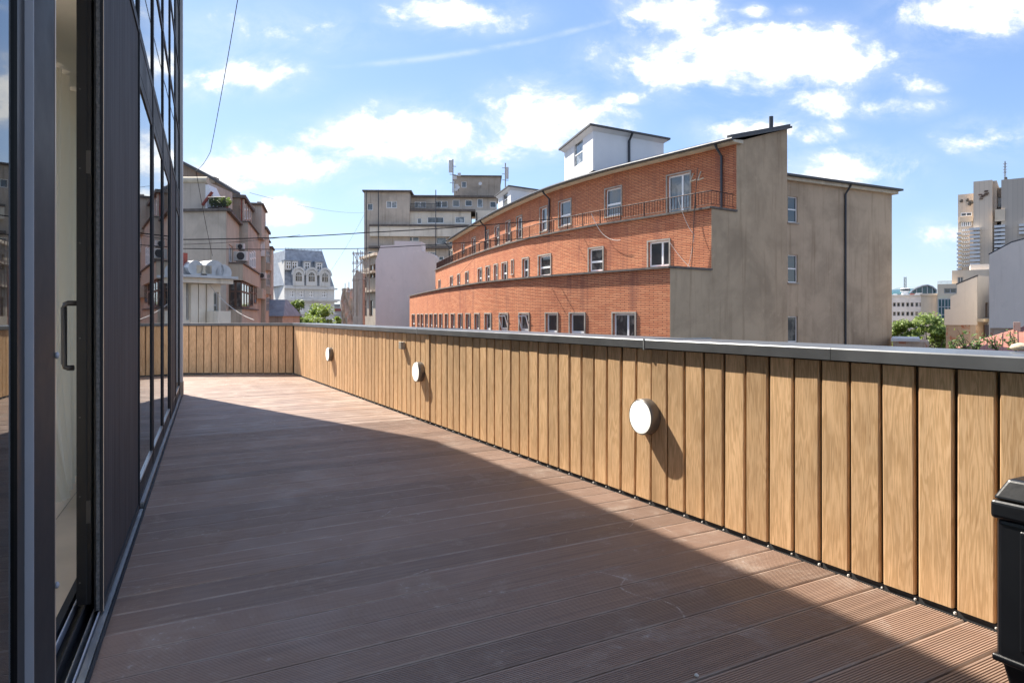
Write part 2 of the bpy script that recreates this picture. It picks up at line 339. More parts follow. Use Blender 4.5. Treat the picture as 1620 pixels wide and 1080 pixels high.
# ------------------------------------------------------------------ mesh helpers
class Fr:
    """vertical plane through two ground points (left, right); x runs right, y away from the viewer"""
    def __init__(s, A, B):
        s.A = Vector((A[0], A[1])); s.d = (Vector((B[0], B[1]))-s.A); s.L = s.d.length; s.d.normalize(); s.n = Vector((-s.d.y, s.d.x))
    def map(s, x, y, z): p = s.A+s.d*x+s.n*y; return Vector((p.x, p.y, z))
    def x(s, px, y=0.):
        r = (px-CX)/F; a = s.A+s.n*y
        return (a.x-r*a.y)/(r*s.d.y-s.d.x)
    def Y(s, px, y=0.): return s.map(s.x(px, y), y, 0).y
    def z(s, px, py, y=0.): return H+(HY-py)*s.Y(px, y)/F
    def breaks(s, x0, x1): return [x0, x1]
class Curve:
    def __init__(s, pts, step=.75):
        P = [Vector(p) for p in pts]; dense = []
        for i in range(len(P)-1):
            p0, p1, p2, p3 = P[max(i-1, 0)], P[i], P[i+1], P[min(i+2, len(P)-1)]
            for k in range(24):
                t = k/24
                dense.append(.5*((2*p1)+(p2-p0)*t+(2*p0-5*p1+4*p2-p3)*t*t+(3*p1-p0-3*p2+p3)*t**3))
        dense.append(P[-1])
        acc_ = [0.]
        for a, b in zip(dense, dense[1:]): acc_.append(acc_[-1]+(b-a).length)
        s.p, s.a, s.L, s.step = dense, acc_, acc_[-1], step
    def at(s, x):
        if x <= 0: d = (s.p[1]-s.p[0]).normalized(); return s.p[0]+d*x, d
        if x >= s.L: d = (s.p[-1]-s.p[-2]).normalized(); return s.p[-1]+d*(x-s.L), d
        import bisect
        i = max(0, min(len(s.p)-2, bisect.bisect_right(s.a, x)-1))
        d = s.p[i+1]-s.p[i]; t = (x-s.a[i])/max(1e-9, d.length)
        d0 = (s.p[min(i+2, len(s.p)-1)]-s.p[max(i-1, 0)]).normalized()
        return s.p[i]+d*t, d0
    def map(s, x, y, z):
        p, d = s.at(x); n = Vector((-d.y, d.x)); q = p+n*y
        return Vector((q.x, q.y, z))
    def x(s, px, y=0.):
        lo, hi = -2., s.L+12
        for _ in range(46):
            m_ = (lo+hi)/2; q = s.map(m_, y, 0)
            if q.x/q.y*F+CX < px: lo = m_
            else: hi = m_
        return lo
    def Y(s, px, y=0.): return s.map(s.x(px, y), y, 0).y
    def z(s, px, py, y=0.): return H+(HY-py)*s.Y(px, y)/F
    def breaks(s, x0, x1):
        n = max(1, int(math.ceil((x1-x0)/s.step))); return [x0+(x1-x0)*i/n for i in range(n+1)]

class MB:
    def __init__(s): s.v = []; s.f = []; s.uv = []
    def face(s, pts, uv=None):
        b = len(s.v); s.v += [Vector(p) for p in pts]; s.f.append(tuple(range(b, b+len(pts)))); s.uv.append(uv)
        return s
    def hexa(s, c):       # 8 corners: bottom ring 0-3, top ring 4-7
        b = len(s.v); s.v += [Vector(p) for p in c]
        for q in ((3,2,1,0),(4,5,6,7),(0,1,5,4),(1,2,6,5),(2,3,7,6),(3,0,4,7)): s.f.append(tuple(b+i for i in q)); s.uv.append(None)
        return s
    def box(s, fr, x0, x1, y0, y1, z0, z1, z0b=None, z1b=None):
        z0b = z0 if z0b is None else z0b; z1b = z1 if z1b is None else z1b
        xs = fr.breaks(x0, x1) if fr else [x0, x1]
        mp = fr.map if fr else (lambda x, y, z: Vector((x, y, z)))
        for a, b in zip(xs, xs[1:]):
            s.hexa([mp(a,y0,z0),mp(b,y0,z0),mp(b,y1,z0b),mp(a,y1,z0b),mp(a,y0,z1),mp(b,y0,z1),mp(b,y1,z1b),mp(a,y1,z1b)])
        return s
    def wall(s, fr, x0, x1, z0, z1, holes=(), y=0., depth=.2):
        """front face with rectangular openings and their reveals"""
        xs = {x0, x1}; zs = {z0, z1}
        hs = [(max(x0, h[0]), min(x1, h[1]), max(z0, h[2]), min(z1, h[3])) for h in holes]
        hs = [h for h in hs if h[1] > h[0] and h[3] > h[2]]
        for h in hs: xs |= {h[0], h[1]}; zs |= {h[2], h[3]}
        xs = sorted(xs); zs = sorted(zs); full = []
        for a, b in zip(xs, xs[1:]): full += fr.breaks(a, b)[:-1]
        full.append(xs[-1])
        for a, b in zip(full, full[1:]):
            for c, d in zip(zs, zs[1:]):
                mx, mz = (a+b)/2, (c+d)/2
                if any(h[0] < mx < h[1] and h[2] < mz < h[3] for h in hs): continue
                s.face([fr.map(a,y,c), fr.map(b,y,c), fr.map(b,y,d), fr.map(a,y,d)], [(a,c),(b,c),(b,d),(a,d)])
        for (a, b, c, d) in hs:
            s.face([fr.map(a,y,c),fr.map(a,y+depth,c),fr.map(a,y+depth,d),fr.map(a,y,d)], [(0,c),(depth,c),(depth,d),(0,d)])
            s.face([fr.map(b,y,c),fr.map(b,y,d),fr.map(b,y+depth,d),fr.map(b,y+depth,c)], [(0,c),(0,d),(depth,d),(depth,c)])
            s.face([fr.map(a,y,d),fr.map(b,y,d),fr.map(b,y+depth,d),fr.map(a,y+depth,d)], [(a,0),(b,0),(b,depth),(a,depth)])
            s.face([fr.map(a,y,c),fr.map(a,y+depth,c),fr.map(b,y+depth,c),fr.map(b,y,c)], [(a,0),(a,depth),(b,depth),(b,0)])
        return s
    def tube(s, pts, r, n=8, r2=None):
        pts = [Vector(p) for p in pts]; rings = []
        for i, p in enumerate(pts):
            d = (pts[min(i+1, len(pts)-1)]-pts[max(i-1, 0)]).normalized()
            up = Vector((0,0,1)) if abs(d.z) < .9 else Vector((0,1,0))
            a = d.cross(up).normalized(); b = d.cross(a)
            rr = r if r2 is None else r+(r2-r)*i/max(1, len(pts)-1)
            rings.append([p+(a*math.cos(2*math.pi*k/n)+b*math.sin(2*math.pi*k/n))*rr for k in range(n)])
        base = len(s.v)
        for rg in rings: s.v += rg
        for i in range(len(pts)-1):
            for k in range(n):
                s.f.append((base+i*n+k, base+i*n+(k+1)%n, base+(i+1)*n+(k+1)%n, base+(i+1)*n+k)); s.uv.append(None)
        s.f.append(tuple(base+k for k in range(n))[::-1]); s.uv.append(None)
        s.f.append(tuple(base+(len(pts)-1)*n+k for k in range(n))); s.uv.append(None)
        return s
    def lathe(s, prof, origin, axis, n=32):
        """prof: list of (radius, distance along axis)"""
        axis = Vector(axis).normalized(); up = Vector((0,0,1)) if abs(axis.z) < .9 else Vector((1,0,0))
        a = axis.cross(up).normalized(); b = axis.cross(a); o = Vector(origin); base = len(s.v)
        for (r, h) in prof:
            s.v += [o+axis*h+(a*math.cos(2*math.pi*k/n)+b*math.sin(2*math.pi*k/n))*r for k in range(n)]
        for i in range(len(prof)-1):
            for k in range(n):
                s.f.append((base+i*n+k, base+i*n+(k+1)%n, base+(i+1)*n+(k+1)%n, base+(i+1)*n+k)); s.uv.append(None)
        for i in (0, len(prof)-1):
            if prof[i][0] > 1e-4: s.f.append(tuple(base+i*n+k for k in range(n))); s.uv.append(None)
        return s
    def prism(s, pts, vec):
        """closed polygon pushed along vec"""
        v = Vector(vec); P = [Vector(p) for p in pts]; n = len(P)
        s.face(P); s.face([p+v for p in reversed(P)])
        for i in range(n): a, b = P[i], P[(i+1) % n]; s.face([a, b, b+v, a+v])
        return s
    def build(s, name, mat, parent=None, smooth=False, local=None):
        me = bpy.data.meshes.new(name)
        off = parent['_o'] if parent is not None and '_o' in parent else (0, 0, 0)
        o3 = Vector(off) if local is None else Vector((0, 0, 0))
        me.from_pydata([tuple(v-o3) for v in s.v], [], s.f)
        if any(u for u in s.uv):
            ul = me.uv_layers.new(name='UVMap')
            for p, u in zip(me.polygons, s.uv):
                if u:
                    for li, c in zip(p.loop_indices, u): ul.data[li].uv = c
        me.materials.append(M[mat])
        if smooth:
            for p in me.polygons: p.use_smooth = True
        me.validate(); me.update()
        o = bpy.data.objects.new(name, me); COL.objects.link(o)
        if parent is not None: o.parent = parent; o['_o'] = tuple(off)
        return o
def recalc(o):
    import bmesh
    bm = bmesh.new(); bm.from_mesh(o.data); bmesh.ops.recalc_face_normals(bm, faces=bm.faces); bm.to_mesh(o.data); bm.free(); return o
def bevel(o, wdt, seg=2):
    import bmesh
    bm = bmesh.new(); bm.from_mesh(o.data); bmesh.ops.remove_doubles(bm, verts=bm.verts, dist=1e-5); bmesh.ops.recalc_face_normals(bm, faces=bm.faces)
    ed = [e for e in bm.edges if len(e.link_faces) == 2 and e.calc_face_angle(0) > .5]
    bmesh.ops.bevel(bm, geom=ed, offset=wdt, segments=seg, affect='EDGES', profile=.5); bm.to_mesh(o.data); bm.free(); return o
def tag(o, label=None, cat=None, group=None, kind=None):
    if label: o['label'] = label
    if cat: o['category'] = cat
    if group: o['group'] = group
    if kind: o['kind'] = kind
    return o
def thing(name, loc, label, cat, group=None):
    o = bpy.data.objects.new(name, None); COL.objects.link(o); o.location = loc; o['_o'] = tuple(loc); o.empty_display_size = .2
    return tag(o, label, cat, group)
def W3(px, py, Y): return Vector(((px-CX)/F*Y, Y, H+(HY-py)*Y/F))
def G2(px, Y): return ((px-CX)/F*Y, Y)

def window(fr, x0, x1, z0, z1, parent, y=.12, fmat='window_white', pmat='dark_pane', fw=.07, split=None, mull=None, thick=.06):
    """frame with crossbars in an opening; the pane is a sub-part"""
    m = MB()
    m.box(fr, x0, x0+fw, y, y+thick, z0, z1); m.box(fr, x1-fw, x1, y, y+thick, z0, z1)
    m.box(fr, x0+fw, x1-fw, y, y+thick, z0, z0+fw); m.box(fr, x0+fw, x1-fw, y, y+thick, z1-fw, z1)
    for sp in (split or ()): zc = z0+(z1-z0)*sp; m.box(fr, x0+fw, x1-fw, y-.008, y+thick-.004, zc-fw*.6, zc+fw*.6)
    for mu in (mull or ()): xc = x0+(x1-x0)*mu; m.box(fr, xc-fw*.6, xc+fw*.6, y-.012, y+thick-.006, z0+fw, z1-fw)
    f = m.build('window', fmat, parent)
    p = MB().box(fr, x0+fw*.5, x1-fw*.5, y+thick*.5, y+thick*.8, z0+fw*.5, z1-fw*.5).build('pane', pmat, f)
    return f

# ================================================================== SETTING
GZ = -15.
g = MB().face([(-3000,-3000,GZ),(3000,-3000,GZ),(3000,3000,GZ),(-3000,3000,GZ)]).build('ground', 'asphalt'); tag(g, kind='structure')

# ------------------------------------------------------------------ terrace frames
A = Vector((-4.85, 15.18)); WD = Vector((.4848, -.8746)); WL = 18.6
wallF = Fr(A, A+WD*WL)                       # right parapet: x from the far corner towards the camera, y outwards
TH = math.atan2(.914, -.406)
facO = Vector((-.436, 0.)); facD = Vector((-.406, .914)).normalized()
class FacFr(Fr):                             # glass front: x from the camera towards the far corner, y into the building
    pass
facF = FacFr(facO, facO+facD*10)
FEND = 12.3                                  # far corner of the glass front
BD = Vector((1., -.006)).normalized()
backF = Fr(A-BD*9., A)                       # back parapet; x from left, y outwards
TOP, CAPH = 1.136, .061

# deck ----------------------------------------------------------------
slab = MB()
c1 = facF.map(-4, .6, 0); c2 = facF.map(FEND+.1, .6, 0)
slab.prism([(-14, 16, -.6), (-14, 11.3, -.6), (c2.x, c2.y, -.6), (c1.x, c1.y, -.6), *[tuple(wallF.map(WL+1, .1, -.6))], *[tuple(wallF.map(0, .1, -.6))], (A.x, 16, -.6)], (0, 0, .555))
deck = slab.build('terrace_deck', 'deck_under'); recalc(deck); tag(deck, kind='structure')
deck['_o'] = (0, 0, 0)
PITCH = .2022; S0 = 13.21
# deck boards run square to the parapet; rotated local frame so that the grain follows each board
ang = math.atan2(.4848, .8746)
boardM = Matrix.Rotation(ang, 4, 'Z')
def left_t(s_):
    """distance from the parapet to the glass front (or the far corner) along one board"""
    p = A+WD*s_; n = Vector((-.8746, -.4848))
    # hit with facade line
    q = facO; e = facD
    den = n.x*e.y-n.y*e.x
    t_ = ((q.x-p.x)*e.y-(q.y-p.y)*e.x)/den; u_ = ((q.x-p.x)*n.y-(q.y-p.y)*n.x)/den
    if u_ > FEND+.06: return None, u_
    return t_, u_
k0 = -int(S0/PITCH)
dj = 0
for k in range(k0-4, 30):
    gp_ = random.uniform(.009, .013); sa = S0+k*PITCH+.003; sb = sa+PITCH-gp_
    sm = (sa+sb)/2
    p = A+WD*sm
    t_, u_ = left_t(sm)
    ng = 15 if sm > 7.5 else 0
    prof = [(sa, -.028), (sa, -.005), (sa+.005, 0.)]
    if ng:
        gw = (sb-sa-.016)/ng
        for i in range(ng):
            g0 = sa+.008+i*gw
            prof += [(g0+gw*.52, 0.), (g0+gw*.62, -.0036), (g0+gw*.88, -.0036), (g0+gw*.98, 0.)]
    prof += [(sb-.005, 0.), (sb, -.005), (sb, -.028)]
    def ends(s_):
        # right end at the parapet (or the back parapet beyond the far corner), left end at the glass front
        r0 = .012
        if s_ < 0:                                   # beyond the corner: stop at the back parapet
            r0 = max(r0, -s_*.8746/.4848+.02)
        tl, uu = left_t(s_)
        if tl is None: tl = 9.5
        return r0, tl-.004
    zj = random.uniform(-.0012, .0012)
    mb = MB(); Rg = []; Lf = []
    inv = boardM.to_3x3().inverted()
    dl = random.uniform(-.003, .003)
    for (s_, z_) in prof:
        r0, tl = ends(s_)
        if tl-r0 < .02: r0 = tl-.02
        a_ = A+WD*s_+Vector((-.8746, -.4848))*r0; b_ = A+WD*s_+Vector((-.8746, -.4848))*tl
        Rg.append(inv @ Vector((a_.x, a_.y, z_+zj))); Lf.append(inv @ Vector((b_.x, b_.y, z_+zj)))
    for i in range(len(prof)-1):
        mb.face([Rg[i], Rg[i+1], Lf[i+1], Lf[i]])
    mb.face(list(reversed(Rg))); mb.face(Lf)
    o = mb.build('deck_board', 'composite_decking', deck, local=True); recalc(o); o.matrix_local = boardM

# ------------------------------------------------------------------ parapets
def parapet(fr, x0, x1, label, joints, tilt=None):
    t_ = thing('parapet_wall', fr.map(x0, 0, 0), label, 'parapet')
    MB().box(fr, x0, x1, .034, .56, -14.9, TOP-CAPH-.004).build('core', 'plaster_grey_pale', t_)
    MB().box(fr, x0, x1, .022, .0325, .03, TOP-CAPH-.006).build('backing', 'groove_back', t_)
    MB().box(fr, x0, x1, .008, .033, -.012, .022).build('base_strip', 'dark_base', t_)
    # one board shared by all: chamfered plank
    wv_, hb = .149, TOP-CAPH-.035
    pr = [(-wv_/2, .021), (-wv_/2, .006), (-wv_/2+.006, 0), (wv_/2-.006, 0), (wv_/2, .006), (wv_/2, .021)]
    mb = MB(); n = len(pr)
    for i in range(n-1):
        a, b = pr[i], pr[i+1]; mb.face([(a[0], a[1], 0), (b[0], b[1], 0), (b[0], b[1], hb), (a[0], a[1], hb)])
    mb.face([(a, b, 0) for a, b in reversed(pr)]); mb.face([(a, b, hb) for a, b in pr])
    me = None; rot = math.atan2(fr.d.y, fr.d.x); cme = None
    P_ = .1662; i = 0; x = x0+.09
    while x < x1-.05:
        pos = fr.map(x, 0, .026)-fr.map(x0, 0, 0)
        if me is None:
            o = mb.build('board', 'oak_cladding', t_, local=True); me = recalc(o).data
        else:
            o = bpy.data.objects.new('board', me); COL.objects.link(o); o.parent = t_
        o.location = pos; tl = random.gauss(0, .0022)
        if tilt and tilt[0] < x < tilt[1]: tl += tilt[2]*(1 if x < (tilt[0]+tilt[1])/2 else .45)
        o.rotation_euler = (random.gauss(0, .0016), tl, rot+random.gauss(0, .006))
        cpos = fr.map(x+P_/2+random.uniform(-.006, .006), -.003, .006+random.uniform(-.002, .004))-fr.map(x0, 0, 0)
        if cme is None:
            q = MB().lathe([(.0001, -.004), (.008, -.002), (.0085, .004), (.006, .010), (.0001, .012)], (0, 0, 0), (0, 0, 1), 8).build('clip', 'clip_white', t_, local=True); cme = q.data
        else:
            q = bpy.data.objects.new('clip', cme); COL.objects.link(q); q.parent = t_
        q.location = cpos; sc = random.uniform(.55, .9); q.scale = (sc, sc, sc)
        x += P_; i += 1
    for a, b in zip(joints, joints[1:]):
        m = MB(); ya, yb = -.032, .60
        pts = [(ya, TOP-CAPH), (ya, TOP-.006), (ya+.006, TOP), (yb-.004, TOP-.008), (yb, TOP-.014), (yb, TOP-CAPH-.02), (yb-.02, TOP-CAPH-.02), (.58, TOP-CAPH-.002), (ya+.004, TOP-CAPH)]
        nseg = 1; xa, xb = a+.0015, b-.0015
        ra = [fr.map(xa, y_, z_) for y_, z_ in pts]; rb = [fr.map(xb, y_, z_) for y_, z_ in pts]
        for i2 in range(len(pts)):
            j = (i2+1) % len(pts); m.face([ra[i2], rb[i2], rb[j], ra[j]])
        m.face(list(reversed(ra))); m.face(rb)
        recalc(m.build('coping', 'coping_metal', t_))
    for a in joints[1:3]:
        recalc(MB().box(fr, a-.006, a+.006, -.0345, .602, TOP-CAPH-.012, TOP+.003).build('seam', 'coping_seal', t_))
    return t_
def wx(px): return wallF.x(px)
rw = parapet(wallF, 0., WL, 'long oak-clad parapet wall with lamps running along the right of the deck', [0, wx(663), wx(1024), wx(1320), WL], (wx(985), wx(1062), .016))
bw = parapet(backF, 0., 9.02, 'short oak-clad parapet wall closing the far end of the deck', [0, 3.2, 6.4, 8.99])
# flat cover board at the joint
MB().box(wallF, wx(677)-.05, wx(677)+.06, -.012, -.001, .04, TOP-CAPH-.008).build('cover_board', 'oak_cladding', rw)

# ================================================================== OBJECTS ON THE TERRACE
def wall_lamp(px, py, label):
    x = wx(px); z = .605; o = wallF.map(x, 0, z); ax = -Vector((wallF.n.x, wallF.n.y, 0))
    t_ = thing('wall_lamp', o, label, 'wall lamp', 'round lamps on the long parapet')
    r = .124
    MB().lathe([(r*.93, -.001), (r, .012), (r, .060), (r*.985, .074), (r*.955, .0815), (r*.915, .0815), (r*.91, .076)], o, ax, 48).build('housing', 'lamp_housing', t_, True)
    MB().lathe([(r*.91, .070), (r*.905, .0800), (r*.86, .0835), (r*.6, .0850), (r*.3, .0855), (.0005, .0858)], o, ax, 48).build('diffuser', 'opal_diffuser', t_, True)
wall_lamp(1027, 658, 'nearest and largest of the three round white lamps on the parapet')
wall_lamp(667, 588, 'middle round white lamp on the parapet, below the small junction box')
wall_lamp(525, 560, 'farthest and smallest round white lamp, near the back corner')
x = wx(639.5); t_ = thing('junction_box', wallF.map(x, 0, .87), 'small beige weatherproof socket box on the oak parapet between two lamps', 'socket box')
bevel(MB().box(wallF, x-.05, x+.05, -.045, -.001, .855, .955).build('box_body', 'socket_plastic', t_), .006)
bevel(MB().box(wallF, x-.046, x+.046, -.062, -.047, .862, .957).build('hinged_lid', 'socket_plastic', t_), .005)

# storage box ----------------------------------------------------------
bx0 = (Vector((1.669, 2.387))-A).dot(WD); tin = -.5
class Sh(Fr): pass
sbF = wallF
st = thing('storage_box', wallF.map(bx0, tin, 0), 'black plastic deck storage box at the right edge against the parapet', 'storage box')
def rbox(x0, x1, y0, y1, z0, z1, name, bv=.012, taper=0.):
    m = MB(); f = wallF.map
    m.hexa([f(x0+taper,y0+taper,z0),f(x1-taper,y0+taper,z0),f(x1-taper,y1-taper,z0),f(x0+taper,y1-taper,z0),f(x0,y0,z1),f(x1,y0,z1),f(x1,y1,z1),f(x0,y1,z1)])
    return bevel(m.build(name, 'box_plastic', st), bv, 3)
rbox(bx0+.025, bx0+1.2, tin+.025, tin+.455, .004, .10, 'foot', .012, .018)
rbox(bx0+.012, bx0+1.21, tin+.012, tin+.468, .095, .60, 'body', .02)
rbox(bx0+.004, bx0+1.22, tin+.004, tin+.474, .10, .125, 'lower_rib', .008)
for i in range(5): rbox(bx0+.09+i*.23, bx0+.2+i*.23, tin+.004, tin+.02, .16, .57, 'panel_rib', .007)
rbox(bx0, bx0+1.225, tin, tin+.48, .595, .66, 'rim', .014)
m = MB(); f = wallF.map
a0, a1, b0, b1 = bx0+.004, bx0+1.22, tin+.004, tin+.476
m.hexa([f(a0,b0,.663),f(a1,b0,.663),f(a1,b1,.663),f(a0,b1,.663),f(a0+.035,b0+.035,.735),f(a1-.035,b0+.035,.735),f(a1-.035,b1-.02,.735),f(a0+.035,b1-.02,.735)])
bevel(m.build('lid', 'box_plastic', st), .012, 3)

# pebble on the coping -------------------------------------------------
pc = Vector((2.36, 3.0)); pc = W3(1614, 553, 3.18); pc.z = TOP+.012
m = MB().lathe([(.0005, -.012), (.03, -.008), (.042, .002), (.033, .016), (.012, .024), (.0005, .025)], pc, (0, 0, 1), 16)
o = m.build('pebble', 'stone', None, True); tag(o, 'small tan stone lying on the coping at the right edge', 'stone')

# ================================================================== GLASS BUILDING
gb = thing('glass_building', facF.map(0, 0, 0), 'glazed building with dark metal frames along the left of the deck', 'building')
def fb(name, mat, x0, x1, y0, y1, z0, z1, parent=gb, bv=0):
    o = MB().box(facF, x0, x1, y0, y1, z0, z1).build(name, mat, parent)
    recalc(o)
    if bv: bevel(o, bv, 2)
    return o
RH = 6.8
# shell: floor slabs, roof, party walls, rear wall of the upper storey
fb('roof', 'roof_dark', -6, FEND, .2, 2.5, RH-.35, RH)
ev = [(FEND, .2), (FEND, 0), (11.4, -.12), (10.4, -.22), (9.2, -.30), (7.4, -.38), (5, -.38), (-6, -.38), (-6, .2)]
recalc(MB().prism([facF.map(a, b, RH-.16) for a, b in ev], (0, 0, .16)).build('roof_overhang', 'roof_dark', gb))
fb('floor_slab', 'room_wall', -6, FEND-.1, .22, 2.5, 3.02, 3.22)
fb('room_floor', 'room_floor', -6, FEND-.1, .2, 2.5, -.5, -.012)
fb('rear_wall', 'room_wall', -6, FEND-.1, 2.3, 2.5, 3.22, RH-.35)
fb('end_wall', 'corner_cladding', FEND-.09, FEND, .13, 2.5, -.6, RH-.35)
fb('party_wall', 'room_wall', -6.2, -6, .2, 2.5, -.5, RH)
fb('lower_body', 'plaster_grey_pale', -6.2, FEND, .25, 2.5, -15, -.51)
for i in range(5): fb('rear_pier', 'room_wall', -5.9+i*4.4, -5.6+i*4.4, 2.3, 2.5, -.01, 3.02)  # unseen lower rear left open and room made shallow to daylight the curtain
for i in range(3): fb('inner_partition', 'room_wall', [8.2, -1.5, 12.0][i], [8.3, -1.4, 12.1][i], .5, 2.28, -.01, 3.01)
# corner pilaster
fb('corner_post', 'corner_cladding', FEND-.16, FEND+.03, -.012, .125, -.03, RH, bv=.004)
fb('corner_plinth', 'plaster_grime', FEND-.17, FEND+.045, -.02, .13, -.02, .22)
MULL = [-4.6, -2.9, -1.2, .5, 5.06, 6.35, 7.75, 9.15, 10.6, 12.1]
TRANS = [3.24, 4.25, 5.25, 6.2]
for u in MULL: fb('mullion', 'dark_frame', u-.035, u+.035, .028, .16, -.02, RH-.02, bv=.004)
for u in (2.3, 3.6): fb('mullion', 'dark_frame', u-.035, u+.035, .028, .16, 3.28, RH-.02, bv=.004)
for z in TRANS: fb('transom', 'dark_frame', -5.9, FEND-.17, .032, .15, z-.035, z+.035)
fb('parapet_trim', 'dark_frame', -5.9, FEND-.17, .02, .16, RH-.12, RH+.03)
fb('sill_beam', 'dark_frame', 5.1, FEND-.17, .03, .16, -.03, .055)
fb('aluminium_sill', 'bare_aluminium', 5.1, FEND-.18, .006, .028, -.03, .03)
allM = sorted(MULL+[2.3, 3.6])
zz = [3.28]+TRANS[1:]+[RH-.12]
for a, b in zip(allM, allM[1:]):
    zb = 3.24
    for z in TRANS[1:]+[RH-.12]:
        fb('pane', 'facade_glass', a+.03, b-.03, .040, .048, zb+.03, z-.03); zb = z
def opening_frame(a, b, z0=.055, z1=2.96, kind='window'):
    m = MB()
    m.box(facF, a+.036, a+.09, .034, .12, z0, z1); m.box(facF, b-.09, b-.036, .034, .12, z0, z1)
    m.box(facF, a+.09, b-.09, .034, .12, z0, z0+.1); m.box(facF, a+.09, b-.09, .034, .12, z1-.075, z1)
    fo = recalc(m.build(kind, 'dark_frame', gb))
    MB().box(facF, a+.08, b-.08, .042, .05, z0+.09, z1-.06).build('pane', 'facade_glass', fo)
    MB().box(facF, a+.091, b-.091, .030, .0415, z0+.1015, z0+.118).build('drip_edge', 'bare_aluminium', fo)
    return fo
for a, b in zip(MULL[4:], MULL[5:]):
    opening_frame(a, b)
    fb('top_light', 'dark_frame', a+.036, b-.036, .036, .12, 2.975, 3.203)
for a, b in zip(MULL[:3], MULL[1:4]):
    opening_frame(a, b)
# near fixed light beside the door gap
fb('fixed_pane', 'facade_glass', .54, 2.09, .090, .098, .06, 3.2)
fb('glass_spacer', 'spacer_green', 1.966, 2.088, .0995, .112, .06, 3.2)
sp = MB()
for i in range(230):
    z = .1+i*.0135; sp.box(facF, 1.975, 1.9795, .0985, .0994, z, z+.006); sp.box(facF, 2.074, 2.0785, .0985, .0994, z, z+.006)
tag(sp.build('spacer_perforation', 'spacer_dot', gb), kind='stuff')
fb('gasket', 'black_profile', 2.088, 2.169, .082, .12, .03, 3.2)
stile = fb('door_frame', 'dark_frame', 2.175, 2.46, .060, .135, -.02, 3.2)
MB().box(facF, 2.169, 2.1748, .0605, .0905, .0, 3.2).build('lit_bead', 'grey_bead', stile)  # near side of the stile, its brighter lighting put into a paler colour
MB().box(facF, 2.4605, 2.470, .0585, .075, .0, 3.2).build('edge_highlight', 'warm_edge', stile)  # pale strip painted as the highlight on the stile's rounded edge
for z in (.42, 1.17, 2.4): MB().lathe([(.0005, 0), (.011, .0), (.011, .006), (.004, .010), (.0005, .0105)], facF.map(2.467, .0585, z-.0), -Vector((facF.n.x, facF.n.y, 0)), 12).build('buffer', 'grey_bead', stile, True)
fb('door_head', 'dark_frame', .5, 5.06, .03, .16, 3.19, 3.24)
# sliding leaf, slid away behind the screen
lf = fb('sliding_leaf', 'black_profile', 3.354, 3.45, .078, .135, .02, 3.18)
fbx = lambda n, mt, *a: recalc(MB().box(facF, *a).build(n, mt, lf))
fbx('rail', 'black_profile', 3.45, 4.95, .08, .133, .02, .12); fbx('rail', 'black_profile', 3.45, 4.95, .08, .133, 3.08, 3.18); fbx('far_stile', 'black_profile', 4.95, 5.05, .078, .135, .02, 3.18)
fbx('pane', 'facade_glass', 3.45, 4.95, .10, .108, .12, 3.08)
fbx('edge_groove', 'dark_frame', 3.3515, 3.3535, .094, .099, .02, 3.18)
for z in (.43, 1.98): fbx('lock_keep', 'handle_metal', 3.3495, 3.3537, .079, .098, z-.05, z+.05)
for z in (.12, .5, .85, 1.2, 1.62, 1.95, 2.3): MB().lathe([(.004, 0), (.004, .0015), (.0005, .002)], facF.map(3.3537, .122, z), -Vector((facF.d.x, facF.d.y, 0)), 8).build('screw', 'handle_metal', lf)
hz0, hz1, hu = 1.065, 1.355, 3.43
hp = [facF.map(hu, .136, hz1), facF.map(hu, .178, hz1), facF.map(hu, .190, hz1-.005), facF.map(hu, .194, hz1-.02), facF.map(hu, .194, hz0+.02), facF.map(hu, .190, hz0+.005), facF.map(hu, .178, hz0), facF.map(hu, .155, hz0)]
MB().tube(hp, .0125, 10).build('pull_handle', 'handle_metal', lf, True)
# insect screen in the outer track
def screen(u0, u1, label=None):
    s_ = fb('insect_screen', 'insect_mesh', u0+.03, u1-.02, .030, .046, .05, 3.17)
    q = lambda n, mt, *a: recalc(MB().box(facF, *a).build(n, mt, s_))
    q('stile', 'dark_frame', u0+.001, u0+.029, .020, .035, .012, 3.2); q('far_stile', 'dark_frame', u1-.019, u1, .020, .056, .012, 3.2)
    q('rail', 'dark_frame', u0+.0295, u1-.0195, .022, .054, .012, .049); q('rail', 'dark_frame', u0+.0295, u1-.0195, .022, .054, 3.171, 3.2)
    q('edge_bead', 'warm_edge', u0-.0012, u0+.0005, .020, .0225, .012, 3.2)
    bs = MB(); n_ = 150
    for i in range(n_):
        z = .02+i*3.17/n_; bs.box(facF, u0-.006-random.random()*.004, u0+.006, .036-random.random()*.002, .047+random.random()*.002, z, z+3.17/n_)
    tag(bs.build('brush_seal', 'brush_seal', s_), kind='stuff')
    q('inner_stile', 'black_profile', u0+.007, u0+.029, .0495, .058, .012, 3.2)
    return s_
screen(3.27, 4.99); screen(9.2, 10.55)
# threshold with its tracks
fb('threshold', 'black_profile', .5, 5.02, .0, .2, -.06, -.035)
fb('track', 'bare_aluminium', .5, 5.02, .004, .030, -.034, .004)
fb('track', 'grey_bead', .5, 5.02, .036, .041, -.034, .010)
fb('track', 'bare_aluminium', .5, 5.02, .060, .064, -.034, .012)
fb('track', 'dark_frame', .5, 5.02, .100, .106, -.034, .016)
fb('track', 'grey_bead', .5, 5.02, .150, .156, -.034, .004)
fb('track', 'dark_frame', .5, 5.02, .170, .199, -.034, .008)
fb('deck_edge_trim', 'dark_frame', -4, FEND, -.012, .0, -.03, .006)
# interior plank joints
for i in range(6): fb('floor_joint', 'dark_frame', -6, FEND-.2, .5+i*.30, .502+i*.30, -.0118, -.0112)
